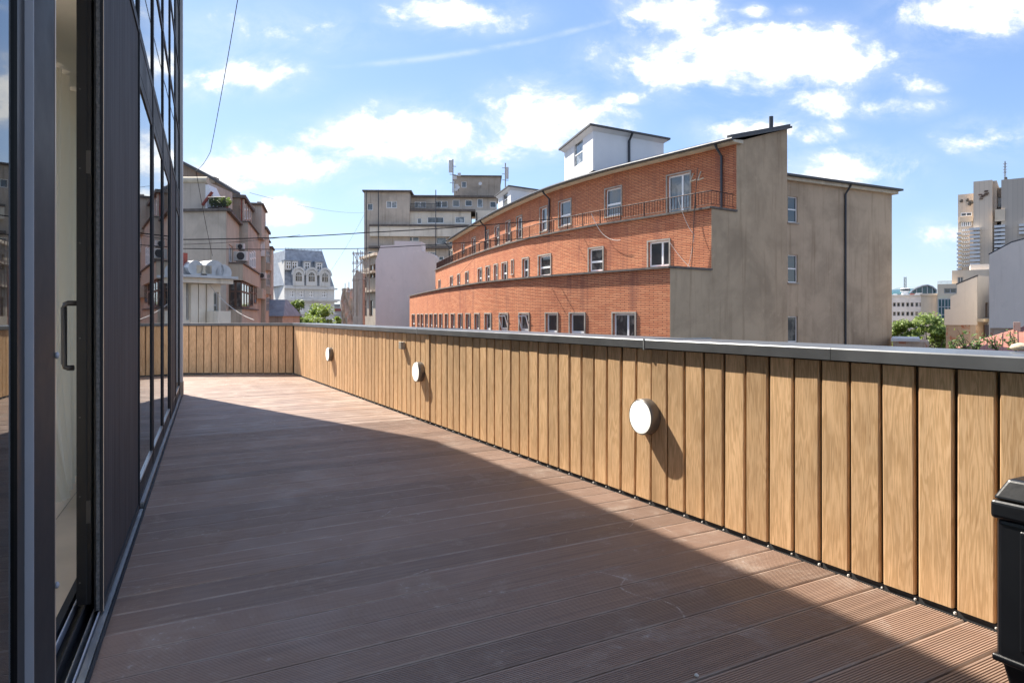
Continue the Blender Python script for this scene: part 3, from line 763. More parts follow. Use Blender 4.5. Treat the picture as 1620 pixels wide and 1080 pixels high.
# curtain
m = MB(); nu, nz = 480, 18; vv = []
for j in range(nz+1):
    t = j/nz; z = .03+t*2.96; row = []
    for i in range(nu+1):
        s_ = i/nu
        pinch = max(0, 1-abs(t-.0)/.5)**1.6
        u = 4.35+s_*2.1; u = u+(6.25-u)*.50*pinch
        fold = math.sin(s_*118+2.5*math.sin(s_*9)+.8*math.sin(s_*31))*.034+math.sin(s_*27+1.3+t*1.5)*.03
        yv = .56+fold*(1-.25*pinch)+.10*pinch*(s_-.4)
        row.append(facF.map(u, yv, z))
    vv.append(row)
for j in range(nz):
    for i in range(nu): m.face([vv[j][i], vv[j][i+1], vv[j+1][i+1], vv[j+1][i]])
cu = m.build('curtain', 'sheer_curtain', None, True); tag(cu, 'pale floor-length curtain hanging inside the open sliding door', 'curtain')
import bmesh
bm = bmesh.new(); bm.from_mesh(cu.data); bmesh.ops.remove_doubles(bm, verts=bm.verts, dist=1e-5); bm.to_mesh(cu.data); bm.free()

# ================================================================== BRICK BUILDING ACROSS THE STREET
pts = [(-13.5,90), (-9.9,76.6), (-6.25,64), (-2.72,54), (-.45,49.1), (2.06,44.7), (5.2,40.3), (8.33,36)]
BC = Curve(pts); L1 = BC.x(1060, 0)
brick = thing('brick_building', BC.map(L1, 0, GZ), 'curved orange brick building in three setback storeys across the street', 'building')
Y2, Y3, Y4 = 3.43, 5.7, 10.8
Z1, Z2, Z3, Z4 = 3.8, 7.26, 11.2, 12.85
def ranges(lst, y): return [(BC.x(a, y), BC.x(b, y)) for a, b in lst]
# --- lower tier windows
w1 = ranges([(652,656.5),(660.5,664),(666,670),(673,677),(680,684.5),(687.5,692),(695.5,700),(704.5,709),(714,719.5),(725.5,731.5),(737.5,744),(751.5,758.5),(767.5,777),(791,803.5),(822,837),(864,882),(902,925),(970,1005)], 0)
holes1 = [(a, b, -.55, 1.42) for a, b in w1]
w2 = ranges([(694,697),(712.5,716.5),(724,728),(736.5,741.5),(756.5,762.5),(769,775),(782,787.5),(794.5,802.5),(827,836.5),(852.5,871.5),(932,954),(1026,1059)], Y2)
holes2 = [(a, b, 4.25, 5.78) for a, b in w2]+[(BC.x(809.5, Y2), BC.x(812.5, Y2), 4.75, 5.85)]
w3 = ranges([(711.5,716.5),(731,735),(747,752.5),(768,773.5),(783.5,790),(801,807.5),(818,826),(855,866),(884.5,903.5),(958,983),(1056,1092)], Y3)
holes3 = [(a, b, 8.25, 10.15) for a, b in w3]; holes3[-1] = (*w3[-1], 7.35, 10.15); holes3[1] = (*w3[1], 9.0, 10.15)
for (y, za, zb, holes, ww) in ((0, GZ, Z1, holes1, w1), (Y2, Z1-.3, Z2, holes2, w2), (Y3, Z2-.3, Z3, holes3, w3)):
    xe = L1
    wl = MB().wall(BC, 0, xe, za, zb, holes, y, .24)
    wl.build('brick_wall', 'orange_brick', brick)
    for i, h in enumerate(holes):
        a, b, c, d = h; big = (b-a) > 1.45 and i >= len(ww)-1 or (y == Y3 and i == len(ww)-1)
        pal = random.random() < .5
        fo = window(BC, a, b, c, d, brick, y+.13, 'window_white', 'pale_pane' if y == Y3 else 'dark_pane', .11 if b-a > .7 else .08,
                    split=None if big or d-c < 1.2 else (.42,), mull=(.62,) if big else None)
        # stone surround standing proud of the brick
        s_ = MB(); e = .09
        s_.box(BC, a-e, a-.002, y-.06, y+.05, c-.02, d+e); s_.box(BC, b+.002, b+e, y-.06, y+.05, c-.02, d+e); s_.box(BC, a-.002, b+.002, y-.06, y+.05, d+.002, d+e)
        s_.box(BC, a-e-.03, b+e+.03, y-.09, y+.05, c-.10, c-.022)
        s_.build('surround', 'stone_surround', fo)
# tilted open hoppers in two lower windows
for i in (13, 14):
    a, b = w1[i]; q = MB()
    for (x0_, x1_, z0_, z1_) in ((a+.1, a+.17, .35, 1.3), (b-.17, b-.1, .35, 1.3), (a+.17, b-.17, .35, .42), (a+.17, b-.17, 1.23, 1.3)):
        f_ = lambda x_, z_: BC.map(x_, .06-(1.3-.35-(1.3-z_))*.0-(z_-.35)*.28, z_)
        q.hexa([f_(x0_, z0_), f_(x1_, z0_), f_(x1_, z0_)+Vector((.03,.02,0)), f_(x0_, z0_)+Vector((.03,.02,0)), f_(x0_, z1_), f_(x1_, z1_), f_(x1_, z1_)+Vector((.03,.02,0)), f_(x0_, z1_)+Vector((.03,.02,0))])
    recalc(q.build('open_sash', 'window_white', brick))
# ledges / terraces
for (ya, yb, z, ov) in ((0, Y2, Z1, .16), (Y2, Y3, Z2, .18)):
    MB().box(BC, 0, L1+.03, ya-ov, ya+.45, z-.005, z+.11).build('ledge', 'weathered_coping', brick)
    MB().box(BC, 0, L1, ya+.45, yb+.1, z-.1, z+.05).build('setback_roof', 'roof_grey', brick)
# top roof
MB().box(BC, -.3, L1+.25, Y3-.62, Y3+.3, Z3-.02, Z3+.10, None, Z3+.2).build('eave', 'eave_cream', brick)
m = MB(); xs = BC.breaks(-.3, L1+.3)
for a, b in zip(xs, xs[1:]):
    m.hexa([BC.map(a,Y3-.74,Z3+.11),BC.map(b,Y3-.74,Z3+.11),BC.map(b,Y4+.1,Z4+.02),BC.map(a,Y4+.1,Z4+.02),BC.map(a,Y3-.74,Z3+.24),BC.map(b,Y3-.74,Z3+.24),BC.map(b,Y4+.1,Z4+.16),BC.map(a,Y4+.1,Z4+.16)])
m.build('roof', 'roof_dark', brick)
MB().tube([BC.map(x_, Y3-.78, Z3+.12) for x_ in xs], .09, 8).build('gutter', 'downpipe_dark', brick)
MB().box(BC, 0, L1, Y4-.1, Y4, GZ, Z4).build('rear_wall', 'plaster_grey', brick)
for (xe, d) in ((L1, .25), (0., -.25)):
    e = [(0,GZ),(0,Z1),(Y2,Z1),(Y2,Z2),(Y3,Z2),(Y3,Z3+.12),(Y4,Z4),(Y4,GZ)]
    o_, dd = BC.at(xe); v = Vector((dd.x, dd.y, 0))*d
    m = MB(); fp = [BC.map(xe, a, b)-v*1.0 for a, b in e]
    # stepped gable as three upright pieces so that every face is convex
    for (ya, yb, za, zb) in ((0,Y2,Z1-.01,Z1-.01),(Y2,Y3,Z2-.01,Z2-.01),(Y3,Y4,Z3+.11,Z4+.01)):
        q = [BC.map(xe, ya, GZ), BC.map(xe, yb, GZ), BC.map(xe, yb, zb), BC.map(xe, ya, za)]
        q = [p_+v*.06 for p_ in q]
        MB().prism(q, -v).build('gable_wall', 'plaster_grey', brick)
# copings on the stepped gable
xe = L1
MB().box(BC, xe-.3, xe+.10, -.12, Y2-.02, Z1+.012, Z1+.12).build('gable_coping', 'weathered_coping', brick)
MB().box(BC, xe-.3, xe+.10, Y2-.13, Y3-.02, Z2+.012, Z2+.12).build('gable_coping', 'weathered_coping', brick)
m = MB(); f = BC.map
m.hexa([f(xe-.1,Y3-.75,Z3+.245),f(xe+.14,Y3-.75,Z3+.245),f(xe+.14,Y4+.15,Z4+.18),f(xe-.1,Y4+.15,Z4+.18),f(xe-.1,Y3-.75,Z3+.37),f(xe+.14,Y3-.75,Z3+.37),f(xe+.14,Y4+.15,Z4+.32),f(xe-.1,Y4+.15,Z4+.32)])
m.build('verge', 'roof_dark', brick)
MB().tube([f(xe-.5, Y4-.9, Z4-.3), f(xe-.5, Y4-.9, Z4+.75)], .13, 10).build('flue', 'downpipe_dark', brick)
# balustrade along the upper ledge
yr = Y2+.12; rl = MB(); xr = L1-.1; xs = BC.breaks(.2, xr)
for z in (Z2+.28, Z2+1.02): rl.tube([BC.map(x_, yr, z) for x_ in xs]+[BC.map(xr, Y3-.05, z)], .028 if z > 8 else .018, 5)
ro = rl.build('railing', 'iron_rail', brick)
n_ = int(xr/.22); bl = MB()
for i in range(n_):
    x_ = .2+(xr-.2)*i/n_
    if i % 9 == 0: MB().box(BC, x_-.03, x_+.03, yr-.03, yr+.03, Z2+.1, Z2+1.05).build('post', 'iron_rail', ro)
    else: bl.box(None, 0, 0, 0, 0, 0, 0) if False else bl.tube([BC.map(x_, yr, Z2+.28), BC.map(x_, yr, Z2+1.02)], .017, 4)
for i in range(9):
    y_ = yr+(Y3-yr)*i/9; bl.tube([BC.map(xr, y_, Z2+.28), BC.map(xr, y_, Z2+1.02)], .012, 4)
tag(bl.build('balusters', 'iron_rail', ro), kind='stuff')
# downpipes on the top storey and antenna brackets
for px in (703, 769.5, 870.5, 1143):
    x_ = BC.x(px, Y3); yo = Y3-.10
    MB().tube([BC.map(x_, Y3-.72, Z3+.1), BC.map(x_, Y3-.55, Z3-.15), BC.map(x_, yo, Z3-.55), BC.map(x_, yo, Z2+.1)], .075, 8).build('downpipe', 'downpipe_dark', brick)
for px in (1098, 1110):
    x_ = BC.x(px, Y3); MB().tube([BC.map(x_-.02, Y3-.05, 10.0), BC.map(x_, Y3-.35, 9.45), BC.map(x_+.45, Y3-.4, 9.5)], .04, 6).build('bracket', 'eave_cream', brick)
# loose cables hanging over the facade near its corner
def cable(name, P, r, label, mat='cable_black', sag=0., n=14, parent=None):
    pts = []
    for a, b in zip(P, P[1:]):
        a, b = Vector(a), Vector(b)
        for i in range(n):
            t = i/n; p = a.lerp(b, t); p.z -= sag*4*t*(1-t); pts.append(p)
    pts.append(Vector(P[-1]))
    o = MB().tube(pts, r, 6).build(name, mat, parent)
    if parent is None: tag(o, label, 'cable')
    return o
xq = BC.x(1105, Y2)
cable('hanging_cable', [BC.map(BC.x(1108,Y2), Y2-.25, 9.6), BC.map(BC.x(1103,Y2), Y2-.25, 7.3), BC.map(BC.x(1098,Y2), Y2-.2, 4.2), BC.map(BC.x(1076,0)-.2, -.25, -3)], .022, 'dark cable bundle hanging down the brick corner over the lower gable', sag=.05)
cable('loose_wire', [BC.map(BC.x(1078,Y2), Y2-.3, 8.1), BC.map(BC.x(1102,Y2), Y2-.22, 5.9), BC.map(BC.x(1092,Y2), Y2-.22, 4.1)], .013, 'pale loose wire looping over the brick below the balcony door', 'cable_pale', .3)
cable('loose_wire', [BC.map(BC.x(940,Y2), Y2-.25, 8.1), BC.map(BC.x(958,Y2), Y2-.2, 6.6), BC.map(BC.x(985,Y2), Y2-.2, 6.1)], .016, 'pale loose wire dangling on brick left of the railing middle', 'cable_pale', .15)
cable('loose_wire', [BC.map(BC.x(1062,Y2), Y2-.12, 5.6), BC.map(BC.x(1096,Y2), Y2-.15, 4.0)], .013, 'pale wire slanting across brick beside the widest middle window', 'cable_pale', .1)

# roof tower with hipped cap
def roof_tower(Ya, pxc, pxl, Yl, pxr, Yr, pyc, zb, label, win, pipe=None):
    c = Vector(G2(pxc, Ya)); l = Vector(G2(pxl, Yl)); r = Vector(G2(pxr, Yr)); zt = H+(HY-pyc)*Ya/F
    t_ = thing('roof_tower', (c.x, c.y, zb), label, 'roof tower', 'white stair towers on the brick building')
    fl = Fr(l, c); frr = Fr(c, r); d4 = l+(r-c)
    hx = (fl.x(win[0]), fl.x(win[1]), fl.z(win[0], win[3]), fl.z(win[0], win[2]))
    MB().wall(fl, 0, fl.L, zb, zt, [hx], 0, .15).build('wall', 'white_render', t_)
    window(fl, *hx, t_, .08, 'window_white', 'pale_pane', .07, (.45,))
    MB().wall(frr, 0, frr.L, zb, zt).build('wall', 'white_render', t_)
    fbk = Fr(r, d4); MB().wall(fbk, 0, fbk.L, zb, zt).build('wall', 'white_render', t_)
    fbl = Fr(d4, l); MB().wall(fbl, 0, fbl.L, zb, zt).build('wall', 'white_render', t_)
    cen = (l+r)/2; q = [c, r, d4, l]
    def ring(k, z): return [Vector((*(cen+(p-cen)*k), z)) for p in q]
    a, b = ring(1.0, zt-.02), ring(1.10, zt+.22); c2_, d_ = ring(1.13, zt+.23), ring(1.13, zt+.36)
    m = MB()
    for i in range(4): j = (i+1) % 4; m.face([a[i], a[j], b[j], b[i]])
    m.face(list(reversed(b))); m.build('cornice', 'white_render', t_)
    m = MB(); ap = [Vector((*(cen+(p-cen)*.12), zt+1.0)) for p in q]
    for i in range(4): j = (i+1) % 4; m.face([c2_[i], c2_[j], d_[j], d_[i]]); m.face([d_[i], d_[j], ap[j], ap[i]])
    m.face(ap); m.face(list(reversed(c2_))); m.build('roof', 'roof_dark', t_)
    if pipe:
        x_ = frr.x(pipe); MB().tube([frr.map(x_, -.5, zt+.25), frr.map(x_, -.1, zt-.3), frr.map(x_, -.1, zb)], .09, 8).build('downpipe', 'downpipe_dark', t_)
roof_tower(48, 938, 893, 54.5, 1050, 51.5, 207, 11.5, 'larger white roof tower with dark hipped cap above the brick roof', (908, 922, 226, 265), 994)
roof_tower(70, 808, 788, 75.5, 884, 74, 300, 11.2, 'smaller white roof tower left of the larger one', (795, 803, 304, 330))

# ------------------------------------------------------------------ plain rendered wing behind the brick building
wing = Fr(G2(1228, 51.), G2(1411, 57.4))
wg = thing('rendered_wing', wing.map(0, 0, GZ), 'plain grey-brown rendered block right of the brick building with one downpipe', 'building')
zt = wing.z(1256, 287)
hw = [(wing.x(1246.5), wing.x(1262), wing.z(1255, b), wing.z(1255, a)) for a, b in ((311, 352), (403, 447), (500, 541))]
MB().wall(wing, 0, wing.L, GZ, zt, hw, 0, .22).build('wall', 'plaster_grey_pale', wg)
rt = Fr(wing.map(wing.L, 0, 0).xy, wing.map(wing.L, 12, 0).xy)
MB().wall(rt, 0, 12, GZ, zt).build('side_wall', 'plaster_grey_pale', wg)
MB().box(wing, .2, wing.L-.02, 11.8, 12, GZ, zt).build('rear_wall', 'plaster_grey_pale', wg)
for i, h in enumerate(hw):
    fo = window(wing, *h, wg, .12, 'window_white', 'dark_pane', .08, (.5,) if i < 2 else None)
    MB().box(wing, h[0]-.1, h[1]+.1, -.1, .1, h[2]-.1, h[2]-.003).build('sill', 'stone_surround', fo)
MB().box(wing, -.2, wing.L+.35, -.35, .2, zt-.02, zt+.24).build('cornice', 'eave_cream', wg)
MB().box(wing, -.3, wing.L+.62, -.62, 12.3, zt+.245, zt+.40, None, zt+1.1).build('roof', 'roof_dark', wg)
x_ = wing.x(1336); MB().tube([wing.map(x_+.15, -.5, zt+.2), wing.map(x_, -.1, zt-.5), wing.map(x_, -.1, GZ)], .085, 8).build('downpipe', 'downpipe_dark', wg)

# ================================================================== LEFT: OLD BEIGE APARTMENTS
lc = Vector(G2(358, 40)); ldir = Vector((-.28, 1)).normalized()
streetF = Fr(lc, lc+ldir*46)                     # street front, x from near to far, y into the house
gableF = Fr(lc+Vector((-14, 1.5)), lc)           # blind gable facing us
za = streetF.z(358, 334)
la = thing('beige_apartments', (lc.x, lc.y, GZ), 'weathered beige apartment house on the left with bay windows and balconies', 'building')
def sx(px, y=0.): return streetF.x(px, y)
LL = streetF.L
def xo(Y): return (Y-40)/ldir.y
def zp(py, Y): return H+(HY-py)*Y/F
def blk(name, mat, Ya, Yb, o0, o1, z0, z1): return MB().box(streetF, xo(Ya), xo(Yb), -o1, -o0, z0, z1).build(name, mat, la)
def swin(Ya, Yb, out, py0, py1, fm='window_white', pm='dark_pane', split=None, mull=None, fw=.09):
    window(streetF, xo(Ya), xo(Yb), zp(py1, Ya), zp(py0, Ya), la, -out-.05, fm, pm, fw, split, mull)
holes = [(xo(41.2), xo(43.), zp(413, 41.2), zp(386, 41.2))]
MB().wall(streetF, 0, xo(46.6), GZ, za, holes, 0, .2).build('street_wall', 'plaster_tan', la)
window(streetF, *holes[0], la, .08, 'window_white', 'dark_pane', .08, None, (.5,))
MB().wall(gableF, 0, gableF.L, GZ, za).build('gable_wall', 'plaster_beige', la)
MB().box(gableF, 0, gableF.L+.12, -.15, .5, za+.003, za+.16).build('coping', 'weathered_coping', la)
MB().box(streetF, -.1, xo(46.4), -.22, .4, za+.005, za+.18).build('coping', 'weathered_coping', la)
MB().prism([gableF.map(0,.5,za-.02), gableF.map(gableF.L-.5,.5,za-.02), streetF.map(xo(47),.4,za-.02), streetF.map(xo(47),14,za-.02)], (0,0,.1)).build('roof', 'roof_grey', la)
# taller rear gable with sloping roofline and the storey behind it
rg = Fr(G2(270, 47), G2(376, 47)); P_ = lambda px, py: Vector(((px-CX)/F*47, 47, H+(HY-py)*47/F))
MB().prism([P_(262, 510), P_(376, 510), P_(380, 309), P_(371, 306), P_(352, 294), P_(327, 279.5), P_(291, 261), P_(262, 246)], (0, .8, 0)).build('rear_gable', 'gable_brick', la)
m = MB()
for (a, b) in (((262,245.5),(291,260.5)), ((291,260.5),(327,279)), ((327,279),(352,293.5)), ((352,293.5),(371,305.5))):
    p, q = P_(*a), P_(*b); m.hexa([p+Vector((0,-.3,0)), q+Vector((0,-.3,0)), q+Vector((0,1,0)), p+Vector((0,1,0)), p+Vector((0,-.3,.2)), q+Vector((0,-.3,.2)), q+Vector((0,1,.2)), p+Vector((0,1,.2))])
m.build('verge', 'roof_dark', la)
MB().box(None, P_(331,280).x, P_(341,280).x, 46.9, 47.6, P_(331,290).z, P_(331,280).z).build('chimney', 'plaster_grime', la)
# rooftop room on the near roof with barrel tiled coping
rt_ = Fr(G2(268, 41.5), G2(325, 41.5))
MB().box(rt_, 0, rt_.L, 0, 4, za+.1, rt_.z(300, 286)).build('roof_room', 'plaster_dirty', la)
MB().tube([rt_.map(-.1, .1, rt_.z(300, 285)), rt_.map(rt_.L+.1, .1, rt_.z(300, 285))], .22, 10).build('tile_coping', 'eave_cream', la)
m = MB(); p = rt_.map(rt_.L, 0, 0); m.prism([(p.x, p.y, za+.1), (p.x+.75, p.y, za+.1), (p.x+.7, p.y, za+.7), (p.x+.15, p.y, rt_.z(300, 292)), (p.x, p.y, rt_.z(300, 292))], (0, 1.2, 0)); m.build('stair_lean_to', 'white_render', la)
MB().tube([(p.x-.1, p.y-.2, za+.55), (p.x+.5, p.y-.2, za+1.35)], .09, 6).build('red_beam', 'rust_red', la)
# later bays of the street front, each stepping forward or back
blk('bay', 'plaster_dirty', 46.5, 56.5, -4, .55, GZ, zp(351, 46.5)); blk('bay_coping', 'weathered_coping', 46.4, 56.6, -4, .7, zp(351, 46.5)+.003, zp(349.5, 46.5))
blk('attic_storey', 'rust_red', 47.2, 53.2, -5, .1, zp(351, 46.5), zp(314, 47.2)); blk('attic_roof', 'weathered_coping', 46.9, 53.4, -5.2, .35, zp(314, 47.2)+.004, zp(309, 47.2))
for i in range(4): blk('attic_post', 'plaster_dirty', 47.3+i*1.7, 47.7+i*1.7, .103, .2, zp(349, 46.5), zp(314.5, 47.2))
for i in range(3): swin(47.85+i*1.7, 48.8+i*1.7, .1, 320, 345, 'window_white', 'pale_pane', (.6,))
blk('turret', 'plaster_dirty', 53.5, 57.5, -4, .85, zp(375, 53.5), zp(324, 53.5)); blk('turret_coping', 'weathered_coping', 53.3, 57.7, -4.2, 1.0, zp(324, 53.5)+.004, zp(321, 53.5))
blk('turret_finial', 'plaster_dirty', 53.6, 54.2, .5, .8, zp(321, 53.5)+.004, zp(318, 53.5))
blk('corner_bay', 'plaster_tan', 56.6, 60.5, -4, .9, GZ, zp(362, 56.6)); blk('corner_bay_coping', 'weathered_coping', 56.4, 60.6, -4.2, 1.05, zp(362, 56.6)+.004, zp(358, 56.6))
blk('far_bay', 'plaster_tan', 60.6, 66, -4, .55, GZ, zp(374, 60.6)); blk('far_bay_coping', 'weathered_coping', 60.5, 66.2, -4, .7, zp(374, 60.6)+.004, zp(372, 60.6))
blk('end_bay', 'plaster_tan', 66.1, 69, -4, .72, GZ, zp(392, 66)); blk('end_bay_coping', 'weathered_coping', 66., 69.1, -4, .85, zp(392, 66)+.004, zp(389, 66))
# balcony band, glazed oriel and lower parapet
blk('balcony_parapet', 'plaster_tan', 41, 46.4, .003, .8, zp(443, 41), zp(417, 41)); blk('balcony_coping', 'weathered_coping', 40.95, 46.45, .003, .9, zp(417, 41)+.003, zp(414.5, 41))
blk('balcony_parapet', 'plaster_tan', 46.5, 52, .553, .8, zp(443, 41), zp(417, 41)); blk('balcony_coping', 'weathered_coping', 46.5, 52.1, .553, .9, zp(417, 41)+.003, zp(414.5, 41))
blk('lower_parapet', 'plaster_tan', 41, 46.4, .003, .75, GZ, zp(489, 41)); blk('lower_coping', 'weathered_coping', 40.95, 46.45, .003, .85, zp(489, 41)+.003, zp(486.5, 41))
blk('lower_parapet', 'plaster_tan', 46.5, 51, .553, .75, GZ, zp(489, 41)); blk('lower_coping', 'weathered_coping', 46.5, 51.1, .553, .85, zp(489, 41)+.003, zp(486.5, 41))
zb_, zt_ = zp(486, 41), zp(445, 41)
for i in range(3): window(streetF, xo(41.25+i*1.5), xo(42.7+i*1.5), zb_, zt_, la, -.72, 'window_brown', 'dark_pane', .09, (.62,))
q1 = streetF.map(xo(41.2), 0, 0); q2 = streetF.map(xo(41.2), -.72, 0); of_ = Fr((q1.x, q1.y), (q2.x, q2.y))
for i in range(2): window(of_, .02+i*.35, .36+i*.35, zb_, zt_, la, 0, 'window_brown', 'dark_pane', .055, (.62,))
blk('lower_wall', 'plaster_tan', 45.8, 46.4, .003, .6, zb_, zt_)
for i in range(3): swin(47.2+i*1.5, 48.4+i*1.5, .55, 398-i, 424-i*.5, 'window_white', 'pale_pane', (.6,), (.5,))
swin(47.6, 49.5, .55, 448, 484, 'window_brown', 'dark_pane', (.6,), (.5,)); swin(50.5, 52.2, .55, 452, 480, 'window_brown', 'dark_pane', (.6,))
blk('box_balcony', 'plaster_beige', 53, 56.4, .553, .95, zp(472, 53), zp(456, 53))
blk('white_panel', 'white_render', 56.35, 56.59, .1, .85, zp(405, 56.4), zp(380, 56.4))
for Ya, o_ in ((57.2, .9), (58.9, .9), (61.2, .55), (63., .55), (64.6, .55)):
    for (a, b) in ((395, 415), (432, 452), (470, 492)): swin(Ya, Ya+1.1, o_, a, b, 'window_grey_frame', 'dark_pane', (.6,))
for Ya in (57., 61., 63.5):
    for py in (420, 458): blk('balcony', 'plaster_beige', Ya, Ya+2.2, .903 if Ya < 60 else .553, 1.25 if Ya < 60 else .9, zp(py+7, Ya), zp(py-4, Ya))
# roof garden railing and plants
rp = Fr(G2(329, 40.5), G2(357, 40.3))
t_ = thing('roof_railing', rp.map(0, 0, za+.1), 'low iron railing with potted greenery on the beige roof edge', 'railing')
m = MB(); z0_ = za+.17
for i in range(15): x_ = rp.L*i/14; m.tube([rp.map(x_, 0, z0_), rp.map(x_, 0, z0_+.72)], .02, 4)
for z in (z0_+.1, z0_+.72): m.tube([rp.map(0, 0, z), rp.map(rp.L, 0, z)], .025, 4)
m.build('rails', 'cable_black', t_)
def leafball(center, rad, n, size, squash=.8):
    m = MB()
    for i in range(n):
        d = Vector((random.gauss(0,1), random.gauss(0,1), random.gauss(0,1))).normalized()*random.random()**.4
        p = Vector(center)+Vector((d.x*rad, d.y*rad, d.z*rad*squash))
        a = Vector((random.gauss(0,1), random.gauss(0,1), random.gauss(0,1))).normalized(); b = a.orthogonal().normalized()
        s_ = size*random.uniform(.6, 1.4); m.face([p-a*s_, p+b*s_*.5, p+a*s_, p-b*s_*.5])
    return m
for i, fx_ in enumerate((.2, .5, .8)):
    c_ = rp.map(rp.L*fx_, .35, za+.55); pt = thing('potted_plant', (c_.x, c_.y, za+.1), ['leftmost', 'middle', 'rightmost'][i]+' bushy green plant behind the iron roof railing', 'plant', 'plants on the beige roof')
    leafball(c_+Vector((0,0,.1)), .36, 260, .07).build('foliage', 'leaf_green', pt)
    MB().lathe([(.0005,0),(.13,0),(.17,.25),(.15,.25),(.0005,.2)], (c_.x, c_.y, za+.105), (0,0,1), 12).build('pot', 'rust_red', pt)
# air conditioners
def ac(px, py, Y, label, sc=1.):
    c0 = W3(px, py, Y); t_ = thing('air_conditioner', (c0.x, Y, c0.z-.35*sc), label, 'air conditioner', 'outdoor units on the beige apartments')
    fa = Fr((c0.x-.42*sc, Y+.04), (c0.x+.42*sc, Y-.04)); zc = c0.z
    bevel(MB().box(fa, 0, .86*sc, 0, .34*sc, zc-.3*sc, zc+.3*sc).build('casing', 'ac_white', t_), .02)
    o3 = fa.map(.5*sc, -.004, zc); MB().lathe([(.25*sc, 0), (.25*sc, .02), (.21*sc, .025), (.0005, .02)], o3, (0, -1, 0), 20).build('fan_grille', 'ac_grille', t_)
    MB().tube([fa.map(.1, .2, zc-.3*sc), fa.map(.1, .2, zc-.37*sc), fa.map(.78*sc, .2, zc-.37*sc)], .03, 5).build('bracket', 'downpipe_dark', t_)
ac(379, 405, 41.6, 'largest white air conditioner on the balcony of the beige apartments', .95)
ac(379, 390, 43.4, 'white air conditioner directly above the largest one', .62)
ac(406, 391, 56., 'white air conditioner high on the corner bay', .8)
ac(413, 436, 56., 'small white air conditioner low on the corner bay', .8)

# low annex in front with barrel dormers
an = Fr(G2(262, 31), G2(349, 33)); 
t_ = thing('low_annex', an.map(0, 0, GZ), 'low cream annex with curved zinc dormers in front of the beige apartments', 'building')
ax_ = lambda px: an.x(px); az_ = lambda px, py: an.z(px, py)
hs = [(ax_(294.5), ax_(300), az_(297, 506), az_(297, 432)), (ax_(338), ax_(346), az_(340, 503), az_(340, 462))]
MB().wall(an, 0, an.L, GZ, az_(330, 449), hs, 0, .25).build('wall', 'cream_facade', t_)
for h in hs: window(an, *h, t_, .12, 'window_grey_frame', 'dark_pane', .07, (.5,))
ar = Fr(an.map(an.L, 0, 0).xy, an.map(an.L, 6, 0).xy); MB().wall(ar, 0, 6, GZ, az_(330, 449)).build('side_wall', 'plaster_beige', t_)
MB().box(an, -.2, an.L+.35, -.55, 6, az_(330, 449)+.004, az_(330, 441)).build('cornice', 'cream_facade', t_)
MB().box(an, -.3, an.L+.5, -.75, 6, az_(330, 441)+.004, az_(330, 437)).build('gutter', 'zinc', t_)
for px in (306, 318, 331): xx = ax_(px); MB().box(an, xx-.16, xx+.16, -.12, -.004, GZ, az_(330, 450)).build('pilaster', 'cream_facade', t_)
MB().box(an, 0, an.L-.5, .1, 6, az_(330, 437)+.004, az_(330, 424)).build('attic', 'zinc', t_)
for (px, r_, py) in ((335, .46, 427), (349, .40, 431), (305, .36, 426)):
    c_ = an.map(an.x(px), 0, az_(330, py)); v = Vector((an.n.x, an.n.y, 0))
    MB().lathe([(r_*.94, -.3), (r_, -.3), (r_, 3.2), (r_*.94, 3.2)], c_, v, 24).build('barrel_dormer', 'zinc', t_, False)
    MB().lathe([(.0005, -.2), (r_*.94, -.2), (r_*.94, 3.), (.0005, 3.)], c_, v, 24).build('dormer_front', 'white_render', t_)
MB().box(an, ax_(306), ax_(330), -.3, .08, az_(330, 434), az_(330, 421)).build('parapet', 'eave_cream', t_)
MB().box(an, ax_(292), ax_(300), .2, .8, az_(330, 424), az_(330, 402)).build('chimney', 'rust_red', t_)
MB().box(an, ax_(325), ax_(345), -1.2, -.02, az_(330, 512), az_(330, 492)).build('window_box', 'cream_facade', t_)
# dark roof next to the beige house
q = Fr(G2(432, 62), G2(447, 62))
t_ = thing('slate_roof_house', q.map(0, 0, GZ), 'small house with a blue slate roof between beige apartments and trees', 'building')
MB().box(q, -2, q.L, 0, 5, GZ, q.z(440, 500)).build('wall', 'plaster_dirty', t_)
m = MB(); z0_, z1_ = q.z(440, 500)+.004, q.z(440, 473); m.hexa([q.map(-2.2,-.3,z0_),q.map(q.L+.2,-.3,z0_),q.map(q.L+.2,5.3,z0_),q.map(-2.2,5.3,z0_),q.map(-2,2.2,z1_),q.map(q.L-.5,2.2,z1_),q.map(q.L-.5,2.8,z1_),q.map(-2,2.8,z1_)]); m.build('roof', 'slate', t_)

# ================================================================== ORNATE WHITE BUILDING
oF = Fr(G2(450, 140), G2(529, 146)); oS = Fr(G2(430, 152), G2(450, 140))
ow = thing('ornate_building', oF.map(0, 0, GZ), 'ornate white mansion block with blue slate mansard and arched dormers', 'building')
ox = oF.x; oz = lambda px, py: H+(HY-py)*143./F
zc = oz(0, 452)
hs = []
for pc_ in (463, 477.5, 493, 513.5): 
    for (py0, py1) in ((446, 454.5) if False else (460, 470), (482, 492), (499, 512)):
        if pc_ > 0: hs.append((ox(pc_-4), ox(pc_+4), oz(0, py1), oz(0, py0)))
MB().wall(oF, 0, oF.L, GZ, zc, hs, 0, .3).build('wall', 'ornate_white', ow)
for h in hs: window(oF, *h, ow, .15, 'window_white', 'dark_pane', .16, (.55,), (.33, .67))
MB().wall(oS, 0, oS.L, GZ, zc+5.).build('side_wall', 'ornate_white', ow)
rr_ = Fr(oF.map(oF.L, 0, 0).xy, oF.map(oF.L, 12, 0).xy); MB().wall(rr_, 0, 12, GZ, zc).build('side_wall', 'ornate_white', ow)
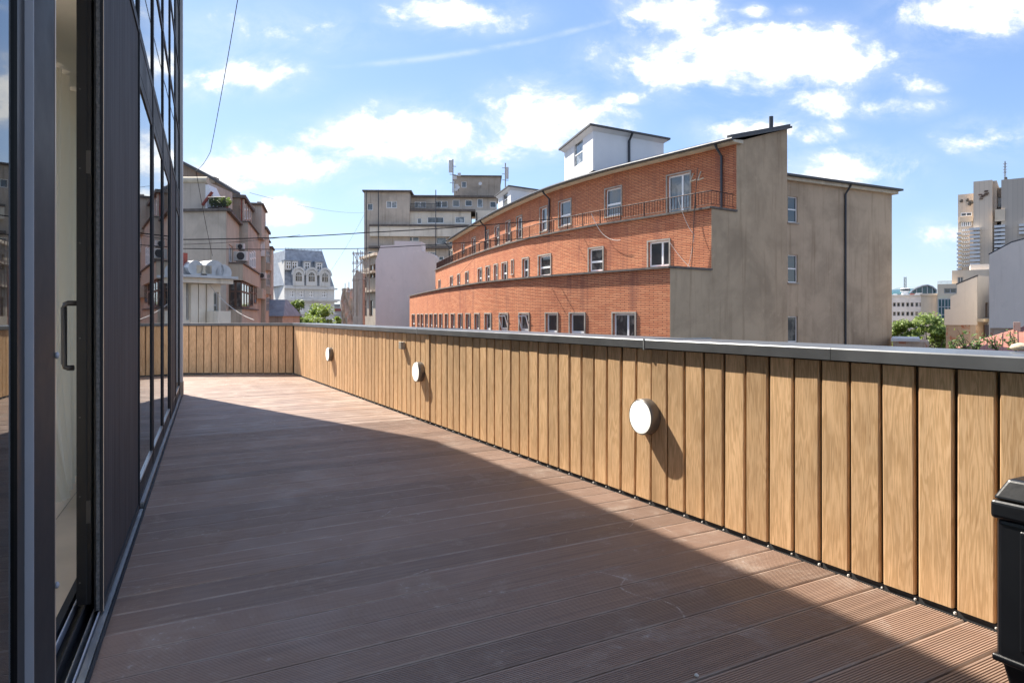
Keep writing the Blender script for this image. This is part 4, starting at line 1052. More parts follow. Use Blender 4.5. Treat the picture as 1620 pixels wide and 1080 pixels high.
for (py0, py1, o_) in ((476, 473, .9), (457.5, 455, .5), (497, 495.5, .5), (478, 476.2, .5)):
    MB().box(oF, -.1, oF.L+o_, -o_, .05, oz(0, py0), oz(0, py1)).build('cornice', 'ornate_white', ow)
m = MB(); zt_ = oz(0, 396); z0_ = zc+.01
m.hexa([oF.map(0,.2,z0_),oF.map(oF.L,.2,z0_),oF.map(oF.L,12,z0_),oF.map(0,12,z0_),oF.map(.9,2.6,zt_),oF.map(oF.L-1.7,2.6,zt_),oF.map(oF.L-1.7,11,zt_),oF.map(.9,11,zt_)]); m.build('mansard_roof', 'slate', ow)
m = MB()
for i in range(26): xx = 1+i*(oF.L-2.9)/25; m.box(oF, xx-.06, xx+.06, 2.62, 2.7, zt_, zt_+.55)
m.box(oF, .9, oF.L-1.7, 2.6, 2.72, zt_+.004, zt_+.2); tag(m.build('roof_cresting', 'slate', ow), kind='stuff')
for pc_ in (472, 492.5, 513.5):                      # big arched gables
    c_ = ox(pc_); wd = 1.25*9.2*143/1080*.5*1.2; zb_ = oz(0, 452); zs_ = oz(0, 436)
    m = MB(); arc = [oF.map(c_-1.15, -.25, zb_)]+[oF.map(c_-1.15*math.cos(a)*1.0, -.25, zs_+1.25*math.sin(a)) for a in [math.pi*k/12 for k in range(13)]]+[oF.map(c_+1.15, -.25, zb_)]
    m.prism(arc, oF.map(0, 2.6, 0)-oF.map(0, 0, 0)); dn = m.build('arched_dormer', 'ornate_white', ow)
    m = MB(); arc2 = []
    for k in range(13):
        a = math.pi*k/12; arc2.append((c_-.62*math.cos(a), zs_-.1+.75*math.sin(a)))
    poly = [oF.map(c_-.62, -.3, zb_+.9)]+[oF.map(x_, -.3, z_) for x_, z_ in arc2]+[oF.map(c_+.62, -.3, zb_+.9)]
    m.face(poly); m.build('pane', 'dark_pane', dn)
    m = MB()
    for r0_, r1_ in ((1.12, 1.5),):
        for k in range(14):
            a, b = math.pi*k/14, math.pi*(k+1)/14
            P2 = lambda r_, t_2: oF.map(c_-r_*math.cos(t_2), -.45, zs_+r_*1.15*math.sin(t_2)+.05)
            q4 = [P2(r0_, a), P2(r0_, b), P2(r1_, b), P2(r1_, a)]; m.prism(q4, oF.map(0, .5, 0)-oF.map(0, 0, 0))
    m.tube([oF.map(c_-.2, -.35, zb_+.9), oF.map(c_-.2, -.35, zs_+.5)], .06, 4); m.tube([oF.map(c_+.2, -.35, zb_+.9), oF.map(c_+.2, -.35, zs_+.5)], .06, 4); m.tube([oF.map(c_-.6, -.35, zs_-.1), oF.map(c_+.6, -.35, zs_-.1)], .07, 4)
    recalc(m.build('archivolt', 'ornate_white', dn))
for pc_ in (452.5+5, 467, 487, 506):                # small mansard dormers
    c_ = ox(pc_); z0_ = oz(0, 428); z1_ = oz(0, 414)
    d_ = recalc(MB().box(oF, c_-.75, c_+.75, .5, 2.5, z0_, z1_).build('mansard_dormer', 'ornate_white', ow))
    window(oF, c_-.5, c_+.5, z0_+.2, z1_-.2, ow, .42, 'window_white', 'dark_pane', .12, (.6,), (.5,))
    MB().box(oF, c_-.95, c_+.95, .3, 2.5, z1_+.004, z1_+.25).build('dormer_hood', 'slate', ow)

# ================================================================== GREY APARTMENT BLOCK
gF = Fr(G2(572, 110), G2(800, 111)); gx = gF.x; gz = lambda px, py: gF.z(px, py)
ga = thing('grey_apartment_block', gF.map(0, 0, GZ), 'tall grimy grey apartment block with setback top floors and antennas', 'building')
def gblock(name, mat, p0, p1, q0, q1, ya, yb, holes=(), wy=.12, wm='window_white'):
    """wall slab between pixel columns and rows on the block's front, with windows let in"""
    xa, xb = gF.x(p0, ya), gF.x(p1, ya); pm = (p0+p1)/2
    zb_, zt_ = gF.z(pm, q1, ya), gF.z(pm, q0, ya)
    hh = [(gF.x(a, ya), gF.x(b, ya), gF.z(pm, d, ya), gF.z(pm, c, ya)) for a, b, c, d in holes]
    m = MB().wall(gF, xa, xb, zb_, zt_, hh, ya, .3)
    m.face([gF.map(xa,ya,zb_),gF.map(xa,ya,zt_),gF.map(xa,yb,zt_),gF.map(xa,yb,zb_)]); m.face([gF.map(xb,ya,zb_),gF.map(xb,yb,zb_),gF.map(xb,yb,zt_),gF.map(xb,ya,zt_)])
    m.face([gF.map(xa,ya,zt_),gF.map(xb,ya,zt_),gF.map(xb,yb,zt_),gF.map(xa,yb,zt_)]); m.face([gF.map(xa,yb,zb_),gF.map(xa,yb,zt_),gF.map(xb,yb,zt_),gF.map(xb,yb,zb_)])
    m.face([gF.map(xa,ya,zb_),gF.map(xa,yb,zb_),gF.map(xb,yb,zb_),gF.map(xb,ya,zb_)])
    m.build(name, mat, ga)
    for h in hh:
        wd_ = h[1]-h[0]; nm = max(1, round(wd_/1.1)); window(gF, *h, ga, ya+wy, wm, 'pale_pane' if random.random() < .6 else 'dark_pane', .1, None, [i/nm for i in range(1, nm)])
gblock('corner_tower', 'plaster_dirty', 576, 648, 303, 430, 0, 10, [(581, 590, 322, 333), (611, 628, 318, 329)])
gblock('tower_coping', 'weathered_coping', 573, 651, 300.5, 302.9, -.6, 10.3)
gblock('penthouse', 'plaster_dirty', 648, 786, 312, 335, 2.5, 11, [(656, 674, 319, 329), (689, 708, 318, 328.5), (716, 727, 316, 327), (736, 747, 316, 326), (755, 764, 314, 328), (775, 785, 318, 328)])
gblock('penthouse_coping', 'weathered_coping', 647, 787, 309, 311.9, 1.9, 11)
gblock('terrace_ledge', 'weathered_coping', 597, 752, 330.5, 334, .2, 6)
gblock('upper_storey', 'cream_facade', 597, 745, 334.3, 357, .6, 9, [(613, 633, 345, 356.5), (640, 648, 345, 355), (660, 667, 345, 354), (676, 702, 343, 353), (720, 735, 342, 352.5)])
gblock('storey_side', 'cream_facade', 752, 800, 333, 352.5, 1.2, 9, [(760, 785, 343, 352)])
gblock('middle_ledge', 'weathered_coping', 584, 775, 355, 358.3, -.9, 8)
gblock('middle_parapet', 'cream_facade', 585, 774, 358.6, 374, -.7, 8)
gblock('middle_storey', 'plaster_dirty', 585, 774, 374.3, 389, .3, 8, [(587, 622, 376, 388), (632, 663, 374.6, 382), (690, 706, 375, 386), (710, 718, 375, 386)])
gblock('lower_ledge', 'weathered_coping', 583, 775, 389.3, 393, -1., 8)
gblock('lower_storeys', 'plaster_dirty', 577, 775, 393.3, 620, -.2, 12, [(582, 593, 398, 412), (670, 690, 398, 408), (694, 702, 405, 412)])
gblock('roof_plant_room', 'plaster_grime', 718, 792, 279, 312, 5.2, 12, [(730, 738, 287, 297)])
gblock('plant_room_coping', 'weathered_coping', 716, 794, 277.3, 278.9, 4.9, 12.3)
for px in (668, 688.5, 660): xx = gx(px); MB().box(gF, xx-.5, xx+.5, 4, 5, gz(px, 311.5), gz(px, 302.5)).build('chimney', 'plaster_grime', ga)
m = MB()
for px in (581, 600, 690): xx = gx(px); m.tube([gF.map(xx, -.9, gz(px, 302)), gF.map(xx, -.9, gz(px, 500))], .07, 5)
xx = gx(754); m.tube([gF.map(xx, 1., gz(754, 335)), gF.map(xx, 1., gz(754, 500))], .1, 5); m.build('downpipes', 'downpipe_dark', ga)
m = MB()
for i in range(26): px = 640+i*2.2; xx = gx(px); m.tube([gF.map(xx, 1.2, gz(px, 330)), gF.map(xx, 1.2, gz(px, 321))], .025, 4)
m.tube([gF.map(gx(640), 1.2, gz(640, 320.5)), gF.map(gx(698), 1.2, gz(698, 320.5))], .04, 4); tag(m.build('terrace_railing', 'downpipe_dark', ga), kind='stuff')
# antennas
def antenna(px, Y, pyb, pyt, label, panels):
    b = W3(px, pyb, Y); t_ = thing('antenna_mast', b, label, 'antenna'); s_ = Y/F
    MB().tube([b, W3(px, pyt, Y)], .10, 6).build('mast', 'antenna_metal', t_)
    for (dx, p0, p1, w_) in panels:
        c0 = W3(px+dx, p1, Y-.25); bevel(MB().box(None, c0.x-w_*s_, c0.x+w_*s_, Y-.4, Y-.1, c0.z, W3(px+dx, p0, Y).z).build('panel', 'antenna_panel', t_), .05)
    m = MB()
    for py in (pyb-(pyb-pyt)*.3, pyb-(pyb-pyt)*.55, pyb-(pyb-pyt)*.8): m.tube([W3(px-5, py, Y), W3(px+5, py+1, Y)], .05, 5)
    m.build('arms', 'antenna_metal', t_)
antenna(716.5, 112, 305, 252, 'tall antenna mast with a long white panel beside the roof plant room', [(-3.5, 254, 273, 3), (3, 279, 284, 3), (10, 274, 279, 2.5), (6, 292, 297, 2.5)])
antenna(799.5, 112, 296, 258, 'slim antenna mast right of the roof plant room', [(3, 265, 283, 2.2)])
for (px, py) in ((725, 297), (760, 291), (722, 300)):
    c_ = W3(px, py, 111.5); t_ = thing('satellite_dish', c_, {725: 'upper satellite dish left of the plant room window', 760: 'satellite dish on the right of the roof plant room', 722: 'lowest satellite dish beside the tall antenna mast'}[px], 'satellite dish')
    MB().lathe([(.3, .12), (.22, .04), (.0005, 0)], c_, (-.2, -1, .25), 16).build('reflector', 'antenna_panel', t_); MB().tube([c_, c_+Vector((0,.6,-.5))], .05, 5).build('arm', 'antenna_metal', t_)
# blank mauve wall
mv = Fr(G2(594, 95), G2(692, 94.5)); t_ = thing('mauve_blank_wall', mv.map(0, 0, GZ), 'blank mauve rendered party wall with a stepped top', 'building')
Pm = lambda px, py: mv.map(mv.x(px), 0, mv.z(px, py)); dv = mv.map(0, 3, 0)-mv.map(0, 0, 0)
bz = lambda px: mv.map(mv.x(px), 0, GZ)
MB().prism([bz(594), bz(624), Pm(624, 387.5), Pm(602, 388.5), Pm(594, 412)], dv).build('wall_panel', 'mauve_render', t_)
MB().prism([bz(624), bz(667), Pm(667, 382.5), Pm(624, 381)], dv).build('wall_panel', 'mauve_render', t_)
MB().prism([bz(667), bz(688.5), Pm(688.5, 406), Pm(686, 402), Pm(667, 396.5)], dv).build('wall_panel', 'mauve_render', t_)
# narrow old house in scaffolding left of it
sc = Fr(G2(562, 108), G2(597, 96)); t_ = thing('scaffolded_house', sc.map(0, 0, GZ), 'narrow brown house under repair left of the mauve wall', 'building')
hs = [(sc.x(a), sc.x(b), sc.z(a, d), sc.z(a, c)) for a, b, c, d in ((585, 590, 420, 440), (590.5, 594.5, 418, 440), (575.5, 581, 475, 500), (585, 590, 475, 500), (577, 581, 438, 455))]
MB().wall(sc, sc.x(574), sc.L, GZ, sc.z(585, 405), hs, 0, .3).build('wall', 'plaster_grime', t_)
for h in hs: window(sc, *h, t_, .15, 'window_brown', 'dark_pane', .1, (.6,))
MB().box(sc, sc.x(573), sc.L, -.5, .0-.003, sc.z(580, 409), sc.z(580, 405)).build('cornice', 'plaster_beige', t_)
for (py) in (460, 431): MB().box(sc, sc.x(575), sc.L, -.8, -.003, sc.z(585, py+3), sc.z(585, py)).build('balcony', 'plaster_grime', t_)
MB().box(sc, sc.x(574.5), sc.L, .35, 3, GZ, sc.z(585, 405)-.2).build('body', 'plaster_grime', t_)
pr = Fr(G2(558, 76), G2(574, 75)); t_ = thing('bare_pier', pr.map(0, 0, GZ), 'tall bare rendered pier standing left of the scaffolded house', 'wall')
MB().prism([pr.map(0, 0, GZ), pr.map(pr.L, 0, GZ), pr.map(pr.L, 0, pr.z(572, 432)), pr.map(pr.L*.4, 0, pr.z(565, 428)), pr.map(0, 0, pr.z(560, 440))], (0, 1.2, 0)).build('shaft', 'tarp', t_)
tw = Fr(G2(540, 82), G2(559, 82)); t_ = thing('wrapped_ruin', tw.map(0, 0, GZ), 'ragged tarpaulin-wrapped structure at the gap between the buildings', 'structure')
m = MB(); n_ = 10; rows = []
for j in range(9):
    row = []
    for i in range(n_+1):
        u = i/n_; zt_ = tw.z(550, 456); z = tw.z(550, 512)+(zt_-tw.z(550, 512))*j/8+random.uniform(-.12, .12)
        row.append(tw.map(tw.L*u+random.uniform(-.1, .1), random.uniform(-.35, .1)+.3*math.sin(u*7+j), z))
    rows.append(row)
for j in range(8):
    for i in range(n_): m.face([rows[j][i], rows[j][i+1], rows[j+1][i+1], rows[j+1][i]])
m.build('tarpaulin', 'tarp', t_); MB().box(tw, .1, tw.L-.1, .5, 1.2, GZ, tw.z(550, 458)).build('body', 'plaster_dirty', t_)
t_ = thing('scaffold', W3(565, 500, 74), 'thin steel scaffold rising above the bare pier', 'scaffold'); m = MB()
for px in (559, 566, 573, 580):
    for dy in (0, 1.4): m.tube([W3(px, 500, 74)+Vector((0,dy,0)), W3(px, 394+abs(px-566)*.5, 74)+Vector((0,dy,0))], .045, 5)
m.build('standards', 'scaffold', t_); m = MB()
for py in (400, 415, 428, 442): MB().tube([W3(557, py, 74), W3(583, py-.5, 74)], .04, 5).build('ledger', 'scaffold', t_); MB().tube([W3(557, py+2, 75.4), W3(583, py+1.5, 75.4)], .04, 5).build('ledger', 'scaffold', t_)
m = MB()
for (a, b, c, d) in ((559, 400, 566, 415), (566, 400, 573, 415), (559, 428, 573, 415), (540, 458, 559, 458), (546, 448, 546, 460), (552, 446, 552, 460)): m.tube([W3(a, b, 74), W3(c, d, 74)], .035, 5)
m.build('braces', 'scaffold', t_)

# distant houses closing the gaps
for i, (p0, p1, py, Y, lab) in enumerate(((522, 548, 484, 210, 'far pale house in the gap left of the scaffold'), (530, 545, 492, 160, 'low pale house below the far one in the gap'), (505, 540, 490, 300, 'hazy distant block behind the ornate building'))):
    q = Fr(G2(p0, Y), G2(p1, Y+4)); t_ = thing('distant_house', q.map(0, 0, GZ), lab, 'building')
    hs = [(q.L*(.12+.22*k), q.L*(.12+.22*k)+q.L*.1, q.z(p0, py+10+9*r_), q.z(p0, py+5+9*r_)) for k in range(4) for r_ in range(2)]
    MB().wall(q, 0, q.L, GZ, q.z(p0, py), hs, 0, .4).build('wall', 'city_far', t_)
    for h in hs: window(q, *h, t_, .2, 'window_white', 'dark_pane', .15)
    MB().box(q, -.4, q.L+.4, -.4, 8, q.z(p0, py)+.01, q.z(p0, py)+.6).build('roof', 'rust_red' if i else 'roof_grey', t_)

# ================================================================== RIGHT SIDE
# grey office with ribbon of small windows
def RF(p0, p1, Y0, k=1.0):
    """front turned towards the viewer, left end at depth Y0"""
    r0, r1 = (p0-CX)/F, (p1-CX)/F; rm = (r0+r1)/2*k; a = Vector((r0*Y0, Y0))
    t = (r1*Y0-a.x)/(1+r1*rm); return Fr(a, a+Vector((t, -rm*t)))
of = RF(1398, 1457.5, 138); t_ = thing('office_block', of.map(0, 0, GZ), 'pale grey office with regular rows of small square windows', 'building')
hs = [(of.x(a), of.x(a+4.8), of.z(a, r_+6.5), of.z(a, r_)) for a in (1412.5, 1419, 1426, 1433.5, 1440.5, 1448, 1454.5) for r_ in (478.5, 493, 507, 521)]
hs = [(a, min(b, of.L-.05), c, d) for a, b, c, d in hs]
MB().wall(of, 0, of.L, GZ, of.z(1430, 468), hs, 0, .35).build('wall', 'office_grey', t_)
for h in hs: window(of, *h, t_, .2, 'window_grey_frame', 'dark_pane', .09)
MB().box(of, 0, of.L, .4, 14, GZ, of.z(1430, 468)-.02).build('body', 'office_grey', t_)
MB().box(of, 0, of.L+.3, -.3, 14, of.z(1430, 468)+.005, of.z(1430, 466.5)).build('roof_edge', 'white_panel', t_)
for i, (a, b, c) in enumerate(((1413, 1419, 464), (1420, 1424, 465), (1440, 1447, 464), (1449, 1460, 463))): MB().box(of, of.x(a), of.x(b), 3, 6, of.z(1430, 466.4), of.z(1430, c)).build('roof_unit', ['white_panel', 'roof_grey', 'rust_red', 'zinc'][i], t_)
t_ = thing('control_cabin', W3(1432, 466, 150), 'small dark rooftop cabin with a lattice mast above the office', 'rooftop cabin')
c_ = W3(1432, 466, 150); s_ = 150/F
MB().lathe([(5*s_, 0), (5*s_, 5*s_), (7*s_, 5*s_), (7*s_, 9.5*s_), (6*s_, 10*s_), (.01, 10.4*s_)], c_, (0,0,1), 12).build('cabin', 'window_white', t_)
MB().lathe([(7.1*s_, 5.8*s_), (7.1*s_, 9*s_)], c_, (0,0,1), 12).build('window_band', 'dark_pane', t_)
m = MB()
for dx in (-1.6, 1.6): m.tube([c_+Vector((dx*s_, 0, 10*s_)), c_+Vector((dx*s_, 0, 28*s_))], .07, 4)
for k in range(8): m.tube([c_+Vector((-1.6*s_, 0, (10+k*2.2)*s_)), c_+Vector((1.6*s_, 0, (12+k*2.2)*s_))], .05, 4)
m.build('lattice_mast', 'downpipe_dark', t_)
# arched glass roof
t_ = thing('arched_glass_roof', W3(1460, 464, 152), 'dark arched glass roof rising behind the office', 'roof'); m = MB()
pr_ = [(1440, 464), (1443, 460), (1450, 456), (1459, 452.5), (1467, 451.5), (1475, 454), (1481, 459), (1481, 464)]
m.prism([W3(a, b, 152) for a, b in pr_], (0, 10, 0)); recalc(m.build('vault', 'glass_teal', t_))
m = MB()
for a, b in pr_[1:7]: m.tube([W3(a, b-.3, 151.9), W3(a, 464, 151.9)], .12, 4)
m.tube([W3(a, b-.4, 151.8) for a, b in pr_], .2, 5); m.build('ribs', 'zinc', t_)
# sand-coloured stepped building
sF = RF(1457, 1570, 122); t_ = thing('sand_building', sF.map(0, 0, GZ), 'sand-coloured stepped building with a teal glass bay below the tower', 'building')
def sblock(name, p0, p1, q0, ya, yb, holes=(), mat='sand_facade', q1=620):
    xa, xb = sF.x(p0, ya), sF.x(p1, ya); pm = (p0+p1)/2
    hh = [(sF.x(a, ya), sF.x(b, ya), sF.z(pm, d, ya), sF.z(pm, c, ya)) for a, b, c, d in holes]
    zt_ = sF.z(pm, q0, ya); zb_ = GZ if q1 == 620 else sF.z(pm, q1, ya)
    m = MB().wall(sF, xa, xb, zb_, zt_, hh, ya, .3)
    m.face([sF.map(xa,ya,zb_),sF.map(xa,ya,zt_),sF.map(xa,yb,zt_),sF.map(xa,yb,zb_)]); m.face([sF.map(xb,ya,zb_),sF.map(xb,yb,zb_),sF.map(xb,yb,zt_),sF.map(xb,ya,zt_)]); m.face([sF.map(xa,ya,zt_),sF.map(xb,ya,zt_),sF.map(xb,yb,zt_),sF.map(xa,yb,zt_)])
    m.build(name, mat, t_)
    for h in hh: window(sF, *h, t_, ya+.15, 'window_grey_frame', 'dark_pane', .12, None, (.33, .66) if h[1]-h[0] > 2.5 else (.5,))
sblock('low_wing', 1457, 1484, 467, 0, 10); sblock('low_wing_coping', 1455.5, 1485, 464.5, -.3, 10, q1=466.8)
sblock('middle_wing', 1483, 1516, 449, -1, 10, [(1493.5, 1513.5, 456, 464)]); sblock('upper_wing', 1506, 1572, 427, 1.5, 12, [(1515, 1524, 437.5, 448)])
xa, xb = sF.x(1484.5, -1.6), sF.x(1505, -1.6); zb_, zt_ = sF.z(1495, 510, -1.6), sF.z(1495, 473, -1.6)
bay = MB().box(sF, xa, xb, -1.6, -1.003, zb_, zt_).build('glass_bay', 'glass_teal', t_)
for i in range(5): xx = xa+(xb-xa)*i/4; MB().box(sF, xx-.06, xx+.06, -1.68, -1.603, zb_, zt_).build('bay_mullion', 'zinc', bay)
for i in range(4): z = zb_+(zt_-zb_)*i/3; MB().box(sF, xa, xb, -1.66, -1.604, z-.07, z+.07).build('bay_transom', 'zinc', bay)
m = MB()
for i in range(12): xx = sF.x(1484+i*1.9); m.tube([sF.map(xx, -.8, sF.z(1490, 449)), sF.map(xx, -.8, sF.z(1490, 445))], .04, 4)
m.tube([sF.map(sF.x(1484), -.8, sF.z(1490, 445)), sF.map(sF.x(1506), -.8, sF.z(1490, 445))], .05, 4); tag(m.build('roof_railing', 'zinc', t_), kind='stuff')
sblock('roof_box', 1535, 1566, 418, 3, 11, (), 'grey_gable', 427)
# hotel tower ---------------------------------------------------------
tF = RF(1514, 1640, 236, 1.1); tw_ = thing('tower_block', tF.map(0, 0, GZ), 'tall beige tiled tower with stacked white balconies and a rooftop mast', 'tower')
def tblock(name, p0, p1, q0, q1, ya, yb, mat):
    xa, xb = tF.x(p0, ya), tF.x(p1, ya); pm = (p0+p1)/2; zt_ = tF.z(pm, q0, ya); zb_ = GZ if q1 is None else tF.z(pm, q1, ya)
    m = MB().wall(tF, xa, xb, zb_, zt_, (), ya)
    for (x_, e) in ((xa, 1), (xb, -1)):
        m.face([tF.map(x_,ya,zb_),tF.map(x_,ya,zt_),tF.map(x_,yb,zt_),tF.map(x_,yb,zb_)], [(0,zb_),(0,zt_),(yb-ya,zt_),(yb-ya,zb_)])
    m.face([tF.map(xa,ya,zt_),tF.map(xb,ya,zt_),tF.map(xb,yb,zt_),tF.map(xa,yb,zt_)])
    return m.build(name, mat, tw_)
tblock('left_shaft', 1515.5, 1541, 307, None, 2, 20, 'tower_tile'); tblock('centre_shaft', 1540, 1570, 286, None, -1, 18, 'tower_tile')
tblock('centre_shaft_side', 1570, 1577, 286, None, .5, 18, 'tower_tile_shaded')
tblock('recess', 1575, 1586, 297, None, 5, 18, 'tower_tile_shaded'); tblock('right_shaft', 1584, 1640, 282, None, -2, 20, 'tower_tile_shaded')
tblock('recess_panel', 1574, 1590, 331, 350, -2.4, 4, 'sand_facade')
def twin(p0, p1, q0, q1, ya, nm): window(tF, tF.x(p0, ya), tF.x(p1, ya), tF.z(p0, q1, ya), tF.z(p0, q0, ya), tw_, ya-.25, 'window_white', 'dark_pane', .25, None, [i/nm for i in range(1, nm)])
twin(1520, 1538, 337, 343, 2, 2); twin(1521, 1537, 351, 359, 2, 5); twin(1577.5, 1584, 314, 328, 5, 1)
tblock('loggia_frame', 1518, 1539.5, 343.2, 350.6, 1.2, 2, 'sand_facade')
for k in range(10):
    q = 360+k*6.2
    if q < 424:
        tblock('balcony', 1534 if k else 1533, 1550, q, q+4.2, -3.2, -1.01, 'white_panel'); tblock('balcony', 1513.5, 1521, q+8, q+11, -.6, 1.99, 'white_panel')
        twin(1522, 1533.5, q+3, q+6.3, 2, 3)
    if 356 < q < 408: tblock('balcony', 1573, 1590, q-4, q, -3.2, 4.9, 'white_panel'); twin(1575, 1584.5, q+.3, q+2, 5, 2)
for k in range(3): tblock('balcony', 1612, 1622, 354+k*6, 358+k*6, -3.4, -2.01, 'white_panel')
m = MB()
for k in range(9):
    xx = tF.x(1525)+random.uniform(-1.2, 2.2); z = tF.z(1525, 321)+random.uniform(-1.2, 1.2); m.lathe([(.55, 0), (.55, .25), (.0005, .3)], tF.map(xx, 1.95, z), (0,-1,0), 8)
tag(m.build('emblem', 'roof_dark', tw_), kind='stuff')
m = MB()
for k in range(10):
    xx = tF.x(1555)+random.uniform(-1.0, 1.6); z = tF.z(1555, 309)+random.uniform(-1.6, 1.6); m.box(tF, xx-.5, xx+.5, -1.35, -1.01, z-.15, z+.15)
tag(m.build('emblem', 'window_brown', tw_), kind='stuff')
m = MB(); c_ = W3(1600, 282, 234); s_ = 234/F
for dx in (-1.4, 1.4): m.tube([c_+Vector((dx*s_, 3, 0)), c_+Vector((dx*.3*s_, 3, 30*s_))], .12, 4)
for k in range(9): m.tube([c_+Vector((-1.4*s_, 3, k*3.*s_)), c_+Vector((1.2*s_, 3, (k+1)*3.*s_))], .09, 4)
for k in range(4): m.tube([c_+Vector((-3.5*s_, 3, (12+k*4.5)*s_)), c_+Vector((3.5*s_, 3, (12.5+k*4.5)*s_))], .09, 4)
m.build('lattice_mast', 'antenna_metal', tw_)
MB().box(tF, tF.x(1589), tF.x(1593), 2, 4, tF.z(1590, 281.8), tF.z(1590, 279)).build('roof_unit', 'roof_dark', tw_)
# grey rendered house with dark flank
hF = RF(1494, 1547, 60, 1.2); t_ = thing('grey_gabled_house', hF.map(0, 0, GZ), 'grey rendered house with a stepped sloping top over an old brick base', 'building')
Ph = lambda px, py: hF.map(hF.x(px), 0, hF.z(px, py)); dv = hF.map(0, 8, 0)-hF.map(0, 0, 0)
MB().prism([Ph(1494, 514), Ph(1546, 514), Ph(1546, 437), Ph(1514, 450), Ph(1514, 465), Ph(1505, 468), Ph(1505, 489), Ph(1494, 489)][0:1]+[Ph(1514, 514), Ph(1546, 514), Ph(1546, 437), Ph(1514, 450)][1:] if False else [Ph(1514, 514), Ph(1546, 514), Ph(1546, 437), Ph(1514, 450)], dv).build('gable', 'grey_gable', t_)
MB().prism([Ph(1503.5, 514), Ph(1514, 514), Ph(1514, 465), Ph(1503.5, 469)], dv).build('gable_step', 'grey_gable', t_); MB().prism([Ph(1494, 514), Ph(1503.5, 514), Ph(1503.5, 489), Ph(1494, 489)], dv).build('gable_step', 'grey_gable', t_)
MB().prism([Ph(1512.5, 451), Ph(1547, 437), Ph(1547, 434.5), Ph(1512.5, 448.5)], dv).build('verge', 'roof_dark', t_)
fk = Fr(hF.map(hF.x(1546.2), 0.01, 0).xy, G2(1566, 60.2)); MB().wall(fk, 0, fk.L, fk.z(1550, 504), fk.z(1550, 436), [(fk.x(1559), fk.x(1564), fk.z(1550, 502), fk.z(1550, 478))], 0, .3).build('flank', 'grey_shade_wall', t_)
window(fk, fk.x(1559), fk.x(1564), fk.z(1550, 502), fk.z(1550, 478), t_, .15, 'window_brown', 'dark_pane', .08)
MB().box(hF, hF.x(1496), hF.x(1546), .15, 8, GZ, hF.z(1520, 514)-.004).build('brick_base', 'old_brick_wall', t_)
MB().box(fk, 0, fk.L, .1, .9, GZ, fk.z(1550, 509)).build('entrance', 'sand_facade', t_); MB().box(fk, -.02, fk.L, -.5, .3, fk.z(1550, 508.8), fk.z(1550, 504.2)).build('canopy', 'eave_cream', t_)
recalc(MB().box(fk, fk.x(1558), fk.x(1565), .02, .096, fk.z(1550, 560), fk.z(1550, 514)).build('door', 'window_brown', t_))
# big pale gable at the right edge
bF = RF(1565, 1660, 52, 1.15); t_ = thing('pale_gable_house', bF.map(0, 0, GZ), 'large pale grey blank gable at the right edge of the view', 'building')
Pb = lambda px, py: bF.map(bF.x(px), 0, bF.z(px, py)); dv = bF.map(0, 10, 0)-bF.map(0, 0, 0)
MB().prism([bF.map(0, 0, bF.z(1590, 519)), Pb(1655, 519), Pb(1655, 366), Pb(1618, 379), Pb(1600, 384), Pb(1565, 403)], dv).build('gable', 'grey_gable', t_)
MB().box(bF, .05, bF.L, .12, 10, GZ, bF.z(1590, 519)-.004).build('base', 'old_brick_wall', t_)
MB().prism([Pb(1564, 403.5), Pb(1600, 384.2), Pb(1618, 379.2), Pb(1655, 366.2), Pb(1655, 364), Pb(1618, 377), Pb(1600, 382), Pb(1564, 401.3)], dv).build('verge', 'roof_dark', t_)
# ribbed red roof in front
rF = RF(1500, 1690, 36, 1.0); t_ = thing('red_roof_house', rF.map(0, 0, GZ), 'low house with a ribbed rusty red metal roof at the right edge', 'building')
ze = rF.z(1560, 556)-.2; zr_ = rF.z(1560, 521)+.1
MB().box(rF, 0, rF.L, 0, 8, GZ, ze-.05).build('wall', 'old_brick_wall', t_)
m = MB(); m.hexa([rF.map(-.3,-.4,ze),rF.map(rF.L,-.4,ze),rF.map(rF.L,8.2,ze),rF.map(-.3,8.2,ze),rF.map(3.2,4,zr_),rF.map(rF.L,4,zr_),rF.map(rF.L,4.3,zr_),rF.map(3.2,4.3,zr_)]); rf_ = recalc(m.build('roof', 'red_metal_roof', t_))
n_ = 14
for i in range(n_):
    xx = .3+(rF.L-.3)*i/n_; top = min(1., (xx+.3)/3.5); a = rF.map(xx, -.4, ze+.02); b = rF.map(xx, -.4+4.4*top, ze+.02+(zr_-ze)*top)
    MB().tube([a, b], .045, 5).build('seam', 'red_metal_roof', rf_)
MB().box(rF, rF.x(1604), rF.x(1616), 3.2, 4.2, zr_-.5, zr_+.25).build('chimney', 'old_brick_wall', t_)
# low white parapet roof
lw = RF(1412, 1470, 52); t_ = thing('low_flat_roof', lw.map(0, 0, GZ), 'low flat-roofed shed with a white edge below the trees', 'building')
MB().box(lw, 0, lw.L, 0, 6, GZ, lw.z(1430, 540)).build('wall', 'old_brick_wall', t_); MB().box(lw, -.1, lw.L*.75, -.15, 6, lw.z(1430, 540)+.004, lw.z(1430, 535.5)).build('roof_edge', 'white_panel', t_)

